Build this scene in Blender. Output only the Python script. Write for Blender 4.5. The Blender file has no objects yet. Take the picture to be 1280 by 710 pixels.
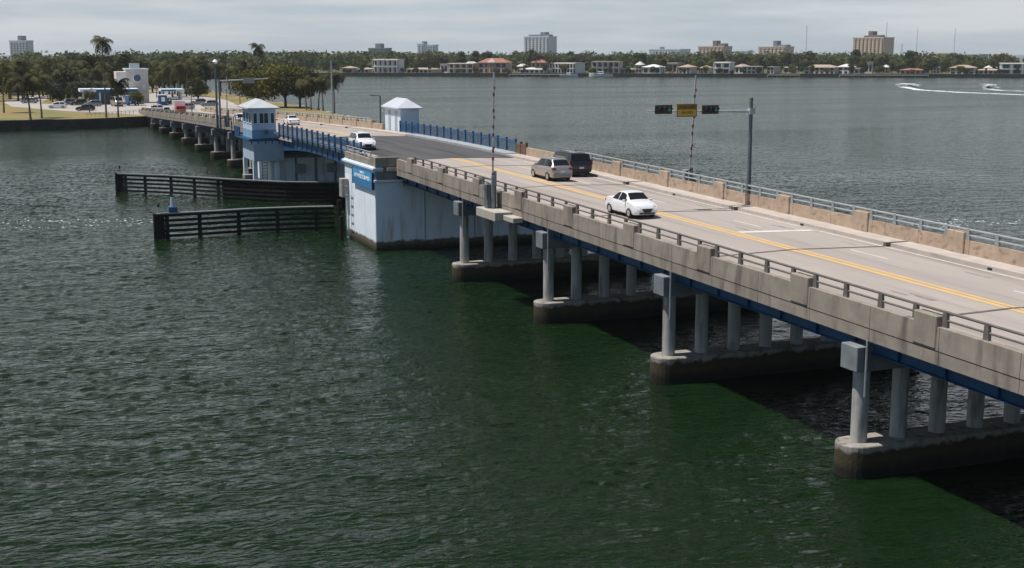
import bpy, math, random
import numpy as np
from mathutils import Vector, Matrix
R = math.radians
PI = math.pi
sc = bpy.context.scene
col = sc.collection
random.seed(7)

# ------------------------------------------------------------ camera
CAM_H = 16.8
FPX = 1626.0                      # focal length in pixels of a 1280 px wide picture
PITCH = math.atan(289.0 / FPX)
YAW = math.atan(640.0 / (FPX / math.cos(PITCH)))
cam = bpy.data.cameras.new("camera")
cam.sensor_width = 36.0
cam.lens = 36.0 * FPX / 1280.0
cam.clip_start = 0.3
cam.clip_end = 30000
camo = bpy.data.objects.new("camera", cam)
col.objects.link(camo)
camo.location = (0, 0, CAM_H)
camo.rotation_euler = (PI / 2 - PITCH, 0, -YAW)
sc.camera = camo

# ------------------------------------------------------------ sky, sun, exposure
HAZE = 0.00007
SUN = Vector((-0.40, 0.12, 1.0)).normalized()
ELEV = math.asin(SUN.z)
AZ = math.atan2(SUN.x, SUN.y)
w = bpy.data.worlds.new("World")
sc.world = w
w.use_nodes = True
nt = w.node_tree
nt.nodes.clear()
def N(t, typ, **kw):
    n = t.nodes.new(typ)
    for k, v in kw.items():
        setattr(n, k, v)
    return n
out = N(nt, "ShaderNodeOutputWorld")
bg = N(nt, "ShaderNodeBackground")
sky = N(nt, "ShaderNodeTexSky", sky_type="NISHITA", sun_disc=False)
sky.sun_elevation = ELEV
sky.sun_rotation = AZ
sky.air_density = 1.0
sky.dust_density = 0.6
sky.ozone_density = 2.5
tc = N(nt, "ShaderNodeTexCoord")
mp = N(nt, "ShaderNodeMapping")
mp.inputs["Scale"].default_value = (1.6, 1.6, 16.0)
nz = N(nt, "ShaderNodeTexNoise")
nz.inputs["Scale"].default_value = 3.0
nz.inputs["Detail"].default_value = 6
nz.inputs["Roughness"].default_value = 0.55
rmp = N(nt, "ShaderNodeMapRange")
rmp.inputs[1].default_value = 0.40; rmp.inputs[2].default_value = 0.62
rmp.inputs[3].default_value = 0.0; rmp.inputs[4].default_value = 1.0
cloud = N(nt, "ShaderNodeMix", data_type="RGBA")
cloud.inputs["A"].default_value = (5.6, 6.45, 7.15, 1)
cloud.inputs["B"].default_value = (7.8, 8.15, 8.5, 1)
mix = N(nt, "ShaderNodeMix", data_type="RGBA")
# the bright hazy cloud bank lies low on the horizon, the sky overhead is a clearer, deeper blue
sxyz = N(nt, "ShaderNodeSeparateXYZ"); hz = N(nt, "ShaderNodeMapRange")
hz.inputs[1].default_value = 0.25; hz.inputs[2].default_value = 0.95; hz.inputs[3].default_value = 0.96; hz.inputs[4].default_value = 0.80
nt.links.new(tc.outputs["Generated"], sxyz.inputs[0]); nt.links.new(sxyz.outputs["Z"], hz.inputs[0]); 
az_ = N(nt, "ShaderNodeMapRange"); az_.inputs[1].default_value = -0.20; az_.inputs[2].default_value = 0.30; az_.inputs[3].default_value = 0.02; az_.inputs[4].default_value = 1.0
hm_ = N(nt, "ShaderNodeMath", operation="MULTIPLY")
nt.links.new(sxyz.outputs["Y"], az_.inputs[0]); nt.links.new(az_.outputs[0], hm_.inputs[0]); nt.links.new(hz.outputs[0], hm_.inputs[1])
nt.links.new(hm_.outputs[0], mix.inputs["Factor"])
nt.links.new(tc.outputs["Generated"], mp.inputs["Vector"])
nt.links.new(mp.outputs["Vector"], nz.inputs["Vector"])
nt.links.new(nz.outputs["Fac"], rmp.inputs[0])
nt.links.new(rmp.outputs[0], cloud.inputs["Factor"])
# cloud bases get darker and greyer higher up, the bank glows near the horizon
dk = N(nt, "ShaderNodeMapRange", interpolation_type="SMOOTHSTEP"); dk.inputs[1].default_value = 0.10; dk.inputs[2].default_value = 0.40; dk.inputs[3].default_value = 1.0; dk.inputs[4].default_value = 0.16
dkm = N(nt, "ShaderNodeVectorMath", operation="SCALE"); dsx = N(nt, "ShaderNodeSeparateXYZ")
nt.links.new(tc.outputs["Generated"], dsx.inputs[0]); nt.links.new(dsx.outputs["Z"], dk.inputs[0])
nt.links.new(cloud.outputs["Result"], dkm.inputs[0]); nt.links.new(dk.outputs[0], dkm.inputs["Scale"])
nt.links.new(dkm.outputs[0], mix.inputs["B"])
nt.links.new(sky.outputs["Color"], mix.inputs["A"])
nt.links.new(mix.outputs["Result"], bg.inputs["Color"])
bg.inputs["Strength"].default_value = 0.085
nt.links.new(bg.outputs["Background"], out.inputs["Surface"])
sd = bpy.data.lights.new("sun", "SUN")
sd.energy = 5.0
sd.angle = R(0.55)
sd.color = (1.0, 0.96, 0.905)
so = bpy.data.objects.new("sun", sd)
col.objects.link(so)
so.rotation_euler = SUN.to_track_quat("Z", "Y").to_euler()
sc.view_settings.view_transform = "Standard"
sc.view_settings.look = "None"
sc.view_settings.gamma = 1.0
sc.view_settings.exposure = 0.0
sc.render.engine = "CYCLES"
sc.cycles.max_bounces = 6
sc.cycles.volume_bounces = 0

# ------------------------------------------------------------ pixel -> world helpers
_fw = Vector((math.sin(YAW) * math.cos(PITCH), math.cos(YAW) * math.cos(PITCH), -math.sin(PITCH)))
_r = Vector((math.cos(YAW), -math.sin(YAW), 0))
_u = _r.cross(_fw)
def ray(px, py): return _fw + _r * ((px - 640) / FPX) - _u * ((py - 355) / FPX)
def at_z(px, py, z):
    d = ray(px, py); t = (z - CAM_H) / d.z
    return Vector((d.x * t, d.y * t, z))
def at_dist(px, dist, z=0.0):
    d = ray(px, 66); h = Vector((d.x, d.y)).normalized() * dist
    return Vector((h.x, h.y, z))

# ------------------------------------------------------------ materials
def mat(name, base, rough=0.8, metal=0.0, spec=0.5):
    m = bpy.data.materials.new(name); m.use_nodes = True
    b = m.node_tree.nodes["Principled BSDF"]
    b.inputs["Base Color"].default_value = (*base, 1)
    b.inputs["Roughness"].default_value = rough
    b.inputs["Metallic"].default_value = metal
    b.inputs["Specular IOR Level"].default_value = spec
    return m
def noisy(name, a, b, scale=3.0, rough=0.85, bump=0.2, bdist=0.02, lo=0.35, hi=0.65, stretch=(1, 1, 1), detail=6,
          metal=0.0, spec=0.4, second=None):
    """two tone procedural surface; second = (colour, scale, lo, hi, stretch) adds stains on top"""
    m = mat(name, a, rough, metal, spec); t = m.node_tree; p = t.nodes["Principled BSDF"]
    tc = N(t, "ShaderNodeTexCoord"); mp = N(t, "ShaderNodeMapping"); mp.inputs["Scale"].default_value = stretch
    nz = N(t, "ShaderNodeTexNoise"); nz.inputs["Scale"].default_value = scale; nz.inputs["Detail"].default_value = detail
    nz.inputs["Roughness"].default_value = 0.6
    mr = N(t, "ShaderNodeMapRange"); mr.inputs[1].default_value = lo; mr.inputs[2].default_value = hi
    mx = N(t, "ShaderNodeMix", data_type="RGBA")
    mx.inputs["A"].default_value = (*a, 1); mx.inputs["B"].default_value = (*b, 1)
    L = t.links.new
    L(tc.outputs["Object"], mp.inputs["Vector"]); L(mp.outputs["Vector"], nz.inputs["Vector"])
    L(nz.outputs["Fac"], mr.inputs[0]); L(mr.outputs[0], mx.inputs["Factor"])
    last = mx.outputs["Result"]
    if second:
        c, s2, l2, h2, st2 = second
        mp2 = N(t, "ShaderNodeMapping"); mp2.inputs["Scale"].default_value = st2
        n2 = N(t, "ShaderNodeTexNoise"); n2.inputs["Scale"].default_value = s2; n2.inputs["Detail"].default_value = 5
        r2 = N(t, "ShaderNodeMapRange"); r2.inputs[1].default_value = l2; r2.inputs[2].default_value = h2
        m2 = N(t, "ShaderNodeMix", data_type="RGBA"); m2.inputs["B"].default_value = (*c, 1)
        L(tc.outputs["Object"], mp2.inputs["Vector"]); L(mp2.outputs["Vector"], n2.inputs["Vector"])
        L(n2.outputs["Fac"], r2.inputs[0]); L(r2.outputs[0], m2.inputs["Factor"]); L(last, m2.inputs["A"])
        last = m2.outputs["Result"]
    L(last, p.inputs["Base Color"])
    if bump:
        n3 = N(t, "ShaderNodeTexNoise"); n3.inputs["Scale"].default_value = scale * 4; n3.inputs["Detail"].default_value = 6
        L(mp.outputs["Vector"], n3.inputs["Vector"])
        bp = N(t, "ShaderNodeBump"); bp.inputs["Strength"].default_value = bump; bp.inputs["Distance"].default_value = bdist
        L(n3.outputs["Fac"], bp.inputs["Height"]); L(bp.outputs["Normal"], p.inputs["Normal"])
    return m
def tide(m, z0, z1, c0=(0.05, 0.04, 0.022), c1=(0.012, 0.012, 0.008)):
    """wet weed band left by the tide below z1, on whatever colour the material has"""
    t = m.node_tree; p = t.nodes["Principled BSDF"]; L = t.links.new
    src = p.inputs["Base Color"].links[0].from_socket
    g = N(t, "ShaderNodeNewGeometry"); sx = N(t, "ShaderNodeSeparateXYZ"); L(g.outputs["Position"], sx.inputs[0])
    nz = N(t, "ShaderNodeTexNoise"); nz.inputs["Scale"].default_value = 2.2; nz.inputs["Detail"].default_value = 6
    L(g.outputs["Position"], nz.inputs["Vector"])
    ma = N(t, "ShaderNodeMath", operation="MULTIPLY_ADD"); ma.inputs[1].default_value = 0.6; ma.inputs[2].default_value = -0.3
    L(nz.outputs["Fac"], ma.inputs[0])
    ad = N(t, "ShaderNodeMath", operation="ADD"); L(sx.outputs["Z"], ad.inputs[0]); L(ma.outputs[0], ad.inputs[1])
    mr = N(t, "ShaderNodeMapRange"); mr.inputs[1].default_value = z1 - 0.08; mr.inputs[2].default_value = z1 + 0.08
    L(ad.outputs[0], mr.inputs[0])
    m0 = N(t, "ShaderNodeMapRange"); m0.inputs[1].default_value = z0 - 0.15; m0.inputs[2].default_value = z0 + 0.25
    L(ad.outputs[0], m0.inputs[0])
    a = N(t, "ShaderNodeMix", data_type="RGBA"); a.inputs["A"].default_value = (*c1, 1); a.inputs["B"].default_value = (*c0, 1)
    L(m0.outputs[0], a.inputs["Factor"])
    b = N(t, "ShaderNodeMix", data_type="RGBA"); L(a.outputs["Result"], b.inputs["A"]); L(src, b.inputs["B"])
    L(mr.outputs[0], b.inputs["Factor"]); L(b.outputs["Result"], p.inputs["Base Color"])
    return m

CONC = noisy("weathered_concrete", (0.33, 0.285, 0.24), (0.25, 0.215, 0.18), 1.2, bump=0.3,
             second=((0.12, 0.10, 0.085), 1.7, 0.51, 0.76, (1.0, 1.0, 0.22)))
CONC_TAN = noisy("tan_concrete", (0.46, 0.36, 0.27), (0.36, 0.27, 0.20), 1.4, bump=0.3,
                 second=((0.22, 0.15, 0.105), 2.2, 0.54, 0.74, (1.0, 1.0, 1.6)))
CONC_PALE = noisy("pale_concrete", (0.46, 0.42, 0.37), (0.38, 0.35, 0.31), 1.5, bump=0.2)
COLC = tide(noisy("column_concrete", (0.46, 0.45, 0.43), (0.36, 0.355, 0.345), 1.3, bump=0.3,
             second=((0.15, 0.125, 0.10), 2.2, 0.50, 0.74, (1.4, 1.4, 0.22))), 0.2, 0.55)
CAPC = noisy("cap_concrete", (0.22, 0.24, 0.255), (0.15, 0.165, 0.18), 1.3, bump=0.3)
FOOT = tide(noisy("footing_concrete", (0.34, 0.32, 0.29), (0.25, 0.23, 0.2), 1.5, bump=0.6, bdist=0.05,
             second=((0.12, 0.10, 0.075), 2.0, 0.5, 0.7, (1, 1, 0.4))), 0.45, 1.12, (0.055, 0.043, 0.022))
WALLW = tide(noisy("white_painted_concrete", (0.80, 0.87, 0.94), (0.72, 0.79, 0.86), 0.5, bump=0.05,
             second=((0.38, 0.36, 0.33), 1.6, 0.54, 0.80, (1, 1, 0.10))), 0.3, 0.75, (0.13, 0.105, 0.075), (0.03, 0.026, 0.016))
WALLW2 = noisy("white_house_paint", (0.68, 0.77, 0.85), (0.60, 0.69, 0.78), 0.8, bump=0.05)
ROADC = noisy("worn_concrete_road", (0.40, 0.352, 0.318), (0.345, 0.303, 0.276), 0.35, bump=0.1, stretch=(1.6, 0.25, 1),
             second=((0.23, 0.205, 0.19), 0.42, 0.50, 0.78, (2.6, 0.12, 1)))
ROADL = noisy("bleached_asphalt", (0.43, 0.39, 0.36), (0.35, 0.32, 0.295), 0.12, bump=0.05)
WALK = noisy("sidewalk_concrete", (0.50, 0.44, 0.395), (0.42, 0.37, 0.33), 0.9, bump=0.1,
             second=((0.34, 0.29, 0.25), 1.2, 0.58, 0.78, (1.5, 0.4, 1)))
YEL = noisy("worn_yellow_paint", (0.66, 0.42, 0.16), (0.52, 0.38, 0.22), 1.2, bump=0)
WHITEP = noisy("worn_white_paint", (0.72, 0.68, 0.62), (0.55, 0.5, 0.45), 1.5, bump=0)
JOINT = noisy("rubber_joint", (0.10, 0.085, 0.075), (0.16, 0.13, 0.11), 3, bump=0)
BLUE = noisy("blue_steel_paint", (0.020, 0.12, 0.27), (0.012, 0.075, 0.18), 1.2, rough=0.5, bump=0.05)
BLUED = noisy("dark_blue_girder_paint", (0.010, 0.085, 0.20), (0.006, 0.055, 0.14), 0.9, rough=0.55, bump=0.05)
BLUES = noisy("blue_sign_sheet", (0.035, 0.22, 0.46), (0.03, 0.19, 0.42), 0.6, rough=0.4, bump=0)
BLUEL = mat("light_blue_sign_band", (0.07, 0.34, 0.62), 0.4)
WHITES = mat("white_lettering", (0.85, 0.87, 0.88), 0.5)
GALV = noisy("galvanised_rail", (0.52, 0.54, 0.55), (0.40, 0.42, 0.44), 4, rough=0.45, metal=0.4, bump=0)
RAILSHADE = noisy("galvanised_rail_shade", (0.17, 0.15, 0.13), (0.12, 0.11, 0.10), 4, rough=0.6, bump=0)  # near galvanised rails, their backlit shade side put into a darker colour
DKPOLE = noisy("dark_grey_pole", (0.12, 0.15, 0.16), (0.09, 0.11, 0.12), 2, rough=0.5, bump=0)
STEEL = noisy("grey_steel", (0.30, 0.32, 0.33), (0.22, 0.24, 0.25), 3, rough=0.5, bump=0)
GRATE = noisy("steel_grating", (0.095, 0.092, 0.096), (0.065, 0.063, 0.067), 0.5, rough=0.75, bump=0.4, stretch=(4, .12, 1),
              second=((0.035, 0.034, 0.036), 0.9, 0.5, 0.7, (1.0, 0.04, 1)))
TIMB = noisy("tarred_timber", (0.010, 0.010, 0.010), (0.018, 0.017, 0.016), 3, rough=0.85, bump=0.3, spec=0.2)
TIMBTOP = noisy("bleached_plank", (0.17, 0.19, 0.19), (0.11, 0.12, 0.12), 3, rough=0.8, bump=0.2)
BLACK = mat("black_plastic", (0.012, 0.012, 0.012), 0.5)
TYRE = mat("tyre_rubber", (0.014, 0.014, 0.014), 0.85)
GLASS = mat("tinted_glass", (0.012, 0.014, 0.016), 0.06)
GLASSH = mat("house_glass", (0.03, 0.035, 0.04), 0.15)
CHROME = mat("wheel_alloy", (0.55, 0.55, 0.56), 0.3, 0.8)
LAMP = mat("headlight_glass", (0.62, 0.65, 0.68), 0.12)
REDL = mat("red_light_plastic", (0.20, 0.012, 0.012), 0.25)
REDP = mat("red_paint", (0.15, 0.045, 0.04), 0.5)
YSIGN = mat("yellow_sign_sheet", (0.24, 0.15, 0.02), 0.6)
YSIGN2 = mat("yellow_sign_panel", (0.50, 0.36, 0.05), 0.6)
BROWNT = mat("sign_black_lettering", (0.10, 0.035, 0.006), 0.6)
SIGRED = mat("unlit_red_lens", (0.035, 0.012, 0.01), 0.3)
SIGYEL = mat("unlit_yellow_lens", (0.04, 0.03, 0.015), 0.3)
SIGGRN = mat("green_lens", (0.05, 0.2, 0.18), 0.3)
_e = SIGGRN.node_tree.nodes["Principled BSDF"]
_e.inputs["Emission Color"].default_value = (0.1, 0.5, 0.5, 1); _e.inputs["Emission Strength"].default_value = 0.04
def car_paint(name, c, metal=0.0):
    m = mat(name, c, 0.32, metal); b = m.node_tree.nodes["Principled BSDF"]
    b.inputs["Coat Weight"].default_value = 0.7; b.inputs["Coat Roughness"].default_value = 0.05
    return m
PWHITE = car_paint("white_car_paint", (0.80, 0.80, 0.82))
PSILV = car_paint("champagne_silver_paint", (0.40, 0.37, 0.34), 0.5)
PBLK = car_paint("black_car_paint", (0.012, 0.013, 0.015))
PGREY = car_paint("grey_car_paint", (0.20, 0.21, 0.22), 0.3)
PBLUE = car_paint("blue_truck_paint", (0.02, 0.13, 0.34))
PRED = car_paint("red_truck_paint", (0.60, 0.05, 0.03))
BARK = noisy("tree_bark", (0.085, 0.065, 0.045), (0.05, 0.038, 0.028), 4, bump=0.5, bdist=0.05)
PBARK = noisy("palm_bark", (0.19, 0.165, 0.135), (0.12, 0.10, 0.08), 4, bump=0.4, stretch=(1, 1, 5))
def leafmat(name, a, b):
    m = noisy(name, a, b, 0.35, rough=0.7, bump=0, spec=0.25, lo=0.3, hi=0.7)
    t = m.node_tree; p = t.nodes["Principled BSDF"]; L = t.links.new
    src = p.inputs["Base Color"].links[0].from_socket
    oi = N(t, "ShaderNodeObjectInfo"); hs = N(t, "ShaderNodeHueSaturation")
    r1 = N(t, "ShaderNodeMapRange"); r1.inputs[3].default_value = 0.7; r1.inputs[4].default_value = 1.3
    r2 = N(t, "ShaderNodeMapRange"); r2.inputs[3].default_value = 0.475; r2.inputs[4].default_value = 0.515
    L(oi.outputs["Random"], r1.inputs[0]); L(oi.outputs["Random"], r2.inputs[0])
    L(r1.outputs[0], hs.inputs["Value"]); L(r2.outputs[0], hs.inputs["Hue"])
    L(src, hs.inputs["Color"]); L(hs.outputs[0], p.inputs["Base Color"])
    tr = N(t, "ShaderNodeBsdfTranslucent"); mx = N(t, "ShaderNodeMixShader"); mx.inputs[0].default_value = 0.22
    L(hs.outputs[0], tr.inputs["Color"]); L(p.outputs[0], mx.inputs[1]); L(tr.outputs[0], mx.inputs[2])
    L(mx.outputs[0], t.nodes["Material Output"].inputs["Surface"])
    return m
LEAF_D = leafmat("dark_green_leaves", (0.038, 0.052, 0.013), (0.078, 0.082, 0.020))
LEAF_O = leafmat("olive_leaves", (0.060, 0.066, 0.012), (0.150, 0.135, 0.025))
LEAF_G = leafmat("grey_green_leaves", (0.065, 0.075, 0.045), (0.11, 0.115, 0.07))
LEAF_P = leafmat("palm_leaves", (0.040, 0.048, 0.013), (0.095, 0.088, 0.024))
GRASS = noisy("dry_grass", (0.235, 0.205, 0.080), (0.155, 0.145, 0.05), 0.05, rough=0.95, bump=0.1,
              second=((0.27, 0.18, 0.08), 0.09, 0.47, 0.66, (1, 0.3, 1)))
GRASSF = noisy("far_ground_green", (0.08, 0.09, 0.035), (0.13, 0.12, 0.06), 0.02, rough=0.95, bump=0)
SEAW = noisy("dark_seawall", (0.035, 0.032, 0.028), (0.06, 0.055, 0.048), 0.6, bump=0.4, bdist=.1,
             second=((0.13, 0.12, 0.105), 0.5, 0.62, 0.8, (0.3, 0.3, 1)))
RIP = noisy("pale_shore_rock", (0.50, 0.46, 0.41), (0.3, 0.27, 0.24), 0.8, bump=0.6, bdist=.2)
FOAM = mat("sea_foam", (0.72, 0.76, 0.77), 0.9)

# water: deep green body, wind ripples in several sizes
WATER = mat("bay_water", (0.0052, 0.0155, 0.0046), 0.1, 0.0, 0.40)
def water_nodes():
    t = WATER.node_tree; p = t.nodes["Principled BSDF"]; L = t.links.new
    p.inputs["IOR"].default_value = 1.333
    p.inputs["Subsurface Weight"].default_value = 1.0; p.inputs["Subsurface Radius"].default_value = (1.0, 1.3, 0.8)
    p.inputs["Subsurface Scale"].default_value = 1.6
    tc = N(t, "ShaderNodeTexCoord")
    # small chop: slopes taken straight from vector noise
    acc = None
    for rot, sx, sy, scale, det, amp in ((-20, 0.55, 1.0, 5.5, 3, 0.42), (-32, 0.6, 1.0, 2.2, 2, 0.30)):
        mp = N(t, "ShaderNodeMapping"); mp.inputs["Rotation"].default_value = (0, 0, R(-rot)); mp.inputs["Scale"].default_value = (sx, sy, 1)
        nz = N(t, "ShaderNodeTexNoise"); nz.inputs["Scale"].default_value = scale; nz.inputs["Detail"].default_value = det
        L(tc.outputs["Object"], mp.inputs["Vector"]); L(mp.outputs["Vector"], nz.inputs["Vector"])
        sb = N(t, "ShaderNodeVectorMath", operation="SUBTRACT"); sb.inputs[1].default_value = (0.5, 0.5, 0.5)
        ml = N(t, "ShaderNodeVectorMath", operation="MULTIPLY"); ml.inputs[1].default_value = (amp * .8, amp, 0)
        L(nz.outputs["Color"], sb.inputs[0]); L(sb.outputs[0], ml.inputs[0])
        if acc is None: acc = ml
        else:
            ad = N(t, "ShaderNodeVectorMath", operation="ADD"); L(acc.outputs[0], ad.inputs[0]); L(ml.outputs[0], ad.inputs[1]); acc = ad
    ds = N(t, "ShaderNodeVectorMath", operation="DISTANCE"); ds.inputs[1].default_value = (0, 80, 0); L(tc.outputs["Object"], ds.inputs[0])
    gn = N(t, "ShaderNodeMapRange"); gn.inputs[1].default_value = 90; gn.inputs[2].default_value = 220; gn.inputs[3].default_value = 1.0; gn.inputs[4].default_value = 2.4
    L(ds.outputs["Value"], gn.inputs[0]); sc_ = N(t, "ShaderNodeVectorMath", operation="SCALE"); L(acc.outputs[0], sc_.inputs[0]); L(gn.outputs[0], sc_.inputs["Scale"]); acc = sc_
    up = N(t, "ShaderNodeVectorMath", operation="ADD"); up.inputs[1].default_value = (0, 0, 1); L(acc.outputs[0], up.inputs[0])
    nm = N(t, "ShaderNodeVectorMath", operation="NORMALIZE"); L(up.outputs[0], nm.inputs[0])
    last = nm.outputs[0]
    for k, (rot, sx, sy, scale, det, dist, stren) in enumerate([
            (-10, 0.5, 1.0, 3.4, 3, 0.12, 1.0), (-15, 0.6, 1.0, 0.5, 2, 0.35, 1.0)]):
        mp = N(t, "ShaderNodeMapping"); mp.inputs["Rotation"].default_value = (0, 0, R(-rot)); mp.inputs["Scale"].default_value = (sx, sy, 1)
        nz = N(t, "ShaderNodeTexNoise"); nz.inputs["Scale"].default_value = scale; nz.inputs["Detail"].default_value = det
        nz.inputs["Roughness"].default_value = 0.5; nz.inputs["Distortion"].default_value = 0.3
        L(tc.outputs["Object"], mp.inputs["Vector"]); L(mp.outputs["Vector"], nz.inputs["Vector"])
        bp = N(t, "ShaderNodeBump"); bp.inputs["Strength"].default_value = stren; bp.inputs["Distance"].default_value = dist
        L(nz.outputs["Fac"], bp.inputs["Height"]); L(last, bp.inputs["Normal"])
        last = bp.outputs["Normal"]
    L(last, p.inputs["Normal"])
    # beyond the modelled waves the ripples are finer than can be drawn: a rougher gloss carries them
    ln = N(t, "ShaderNodeVectorMath", operation="DISTANCE"); ln.inputs[1].default_value = (0, 90, 0)
    L(tc.outputs["Object"], ln.inputs[0])
    fr = N(t, "ShaderNodeMapRange"); fr.inputs[1].default_value = 70; fr.inputs[2].default_value = 450; fr.inputs[3].default_value = 0.0; fr.inputs[4].default_value = 0.13
    L(ln.outputs["Value"], fr.inputs[0]); ra = N(t, "ShaderNodeMath", operation="ADD"); L(fr.outputs[0], ra.inputs[1])
    # broad wind streaks change how rough the surface is
    mp = N(t, "ShaderNodeMapping"); mp.inputs["Rotation"].default_value = (0, 0, R(20)); mp.inputs["Scale"].default_value = (0.25, 1, 1)
    nz = N(t, "ShaderNodeTexNoise"); nz.inputs["Scale"].default_value = 0.03; nz.inputs["Detail"].default_value = 4
    mr = N(t, "ShaderNodeMapRange"); mr.inputs[1].default_value = 0.35; mr.inputs[2].default_value = 0.65
    mr.inputs[3].default_value = 0.04; mr.inputs[4].default_value = 0.12
    L(tc.outputs["Object"], mp.inputs["Vector"]); L(mp.outputs["Vector"], nz.inputs["Vector"]); L(nz.outputs["Fac"], mr.inputs[0])
    L(mr.outputs[0], ra.inputs[0]); L(ra.outputs[0], p.inputs["Roughness"])
water_nodes()

# ------------------------------------------------------------ mesh helpers
WPOS = {}
class MB:
    def __init__(s): s.v = []; s.f = []
    def add(s, vs, fs):
        o = len(s.v); s.v += [tuple(v) for v in vs]; s.f += [tuple(i + o for i in f) for f in fs]; return s
    def box(s, x0, x1, y0, y1, z0, z1):
        return s.add([(x, y, z) for z in (z0, z1) for y in (y0, y1) for x in (x0, x1)],
                     [(0, 2, 3, 1), (4, 5, 7, 6), (0, 1, 5, 4), (2, 6, 7, 3), (0, 4, 6, 2), (1, 3, 7, 5)])
    def obox(s, c, sx, sy, sz, rz=0):
        cs, sn = math.cos(rz), math.sin(rz); vs = []
        for z in (-sz / 2, sz / 2):
            for y in (-sy / 2, sy / 2):
                for x in (-sx / 2, sx / 2):
                    vs.append((c[0] + x * cs - y * sn, c[1] + x * sn + y * cs, c[2] + z))
        return s.add(vs, [(0, 2, 3, 1), (4, 5, 7, 6), (0, 1, 5, 4), (2, 6, 7, 3), (0, 4, 6, 2), (1, 3, 7, 5)])
    def tube(s, pts, rad, n=8, caps=True):
        pts = [Vector(p) for p in pts]
        if not hasattr(rad, "__len__"): rad = [rad] * len(pts)
        rings = []
        for i, p in enumerate(pts):
            d = (pts[min(i + 1, len(pts) - 1)] - pts[max(i - 1, 0)]).normalized()
            a = d.orthogonal().normalized() if abs(d.z) < 0.9 else Vector((1, 0, 0)).cross(d).normalized()
            if abs(d.z) < 0.9: a = Vector((0, 0, 1)).cross(d).normalized()
            b = d.cross(a)
            rings.append([p + (a * math.cos(2 * PI * k / n) + b * math.sin(2 * PI * k / n)) * rad[i] for k in range(n)])
        vs = [q for r in rings for q in r]; fs = []
        for i in range(len(pts) - 1):
            for k in range(n):
                fs.append((i * n + k, i * n + (k + 1) % n, (i + 1) * n + (k + 1) % n, (i + 1) * n + k))
        if caps: fs += [tuple(reversed(range(n))), tuple((len(pts) - 1) * n + k for k in range(n))]
        return s.add(vs, fs)
    def bar(s, a, b, wd, h):
        a, b = Vector(a), Vector(b); d = (b - a).normalized()
        sd = Vector((0, 0, 1)).cross(d)
        sd = sd.normalized() if sd.length > 1e-4 else Vector((1, 0, 0)); up = d.cross(sd)
        vs = [p + sd * (i * wd / 2) + up * (j * h / 2) for p in (a, b) for i, j in ((-1, -1), (1, -1), (1, 1), (-1, 1))]
        return s.add(vs, [(0, 3, 2, 1), (4, 5, 6, 7), (0, 1, 5, 4), (1, 2, 6, 5), (2, 3, 7, 6), (3, 0, 4, 7)])
    def prism(s, poly, z0, z1):
        n = len(poly)
        ar = sum(poly[i][0] * poly[(i + 1) % n][1] - poly[(i + 1) % n][0] * poly[i][1] for i in range(n))
        if ar < 0: poly = poly[::-1]
        vs = [(x, y, z0) for x, y in poly] + [(x, y, z1) for x, y in poly]
        fs = [tuple(reversed(range(n))), tuple(range(n, 2 * n))] + [(i, (i + 1) % n, n + (i + 1) % n, n + i) for i in range(n)]
        return s.add(vs, fs)
    def hip(s, x0, x1, y0, y1, z0, z1, ridge=0.0, th=0.12, gable=False):
        """hipped roof with a ridge along the longer side"""
        cx, cy = (x0 + x1) / 2, (y0 + y1) / 2
        lx, ly = x1 - x0, y1 - y0
        if ly >= lx: r = max(ly / 2 - lx / 2, 0.05) + ridge; r = ly / 2 if gable else r; a, b = (cx, cy - r, z1), (cx, cy + r, z1)
        else: r = max(lx / 2 - ly / 2, 0.05) + ridge; r = lx / 2 if gable else r; a, b = (cx - r, cy, z1), (cx + r, cy, z1)
        vs = [(x0, y0, z0), (x1, y0, z0), (x1, y1, z0), (x0, y1, z0), (x0, y0, z0 - th), (x1, y0, z0 - th), (x1, y1, z0 - th), (x0, y1, z0 - th), a, b]
        if ly >= lx: fs = [(0, 1, 8), (1, 2, 9, 8), (2, 3, 9), (3, 0, 8, 9)]
        else: fs = [(0, 1, 9, 8), (1, 2, 9), (2, 3, 8, 9), (3, 0, 8)]
        fs += [(4, 5, 1, 0), (5, 6, 2, 1), (6, 7, 3, 2), (7, 4, 0, 3), (7, 6, 5, 4)]
        return s.add(vs, fs)
    def sweep(s, poly, ys, zf):
        """closed x/dz polygon swept along the bridge's long profile"""
        n = len(poly); vs = []; fs = []
        for y in ys: vs += [(x, y, zf(y) + dz) for x, dz in poly]
        for i in range(len(ys) - 1):
            for k in range(n): fs.append((i * n + k, (i + 1) * n + k, (i + 1) * n + (k + 1) % n, i * n + (k + 1) % n))
        fs += [tuple(range(n)), tuple(reversed(range((len(ys) - 1) * n, len(ys) * n)))]
        return s.add(vs, fs)
    def build(s, name, m, parent=None, bevel=0, smooth=False, local=False, seg=1, sharp=35):
        me = bpy.data.meshes.new(name)
        off = Vector((0, 0, 0)) if (local or parent is None) else WPOS.get(parent.name, Vector((0, 0, 0)))
        vs = [(v[0] - off.x, v[1] - off.y, v[2] - off.z) for v in s.v] if off.length else s.v
        me.from_pydata(vs, [], s.f); me.update()
        ms = m if isinstance(m, (list, tuple)) else [m]
        for q in ms: me.materials.append(q)
        if smooth:
            for p in me.polygons: p.use_smooth = True
            me.set_sharp_from_angle(angle=R(sharp))
        o = bpy.data.objects.new(name, me); col.objects.link(o)
        if parent is not None:
            o.parent = parent; WPOS[o.name] = off
        if bevel:
            b = o.modifiers.new("bevel", "BEVEL"); b.width = bevel; b.segments = seg; b.limit_method = "ANGLE"; b.angle_limit = R(40)
        return o
def tag(o, label=None, cat=None, group=None, kind=None):
    if label: o["label"] = label
    if cat: o["category"] = cat
    if group: o["group"] = group
    if kind: o["kind"] = kind
    return o
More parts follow.
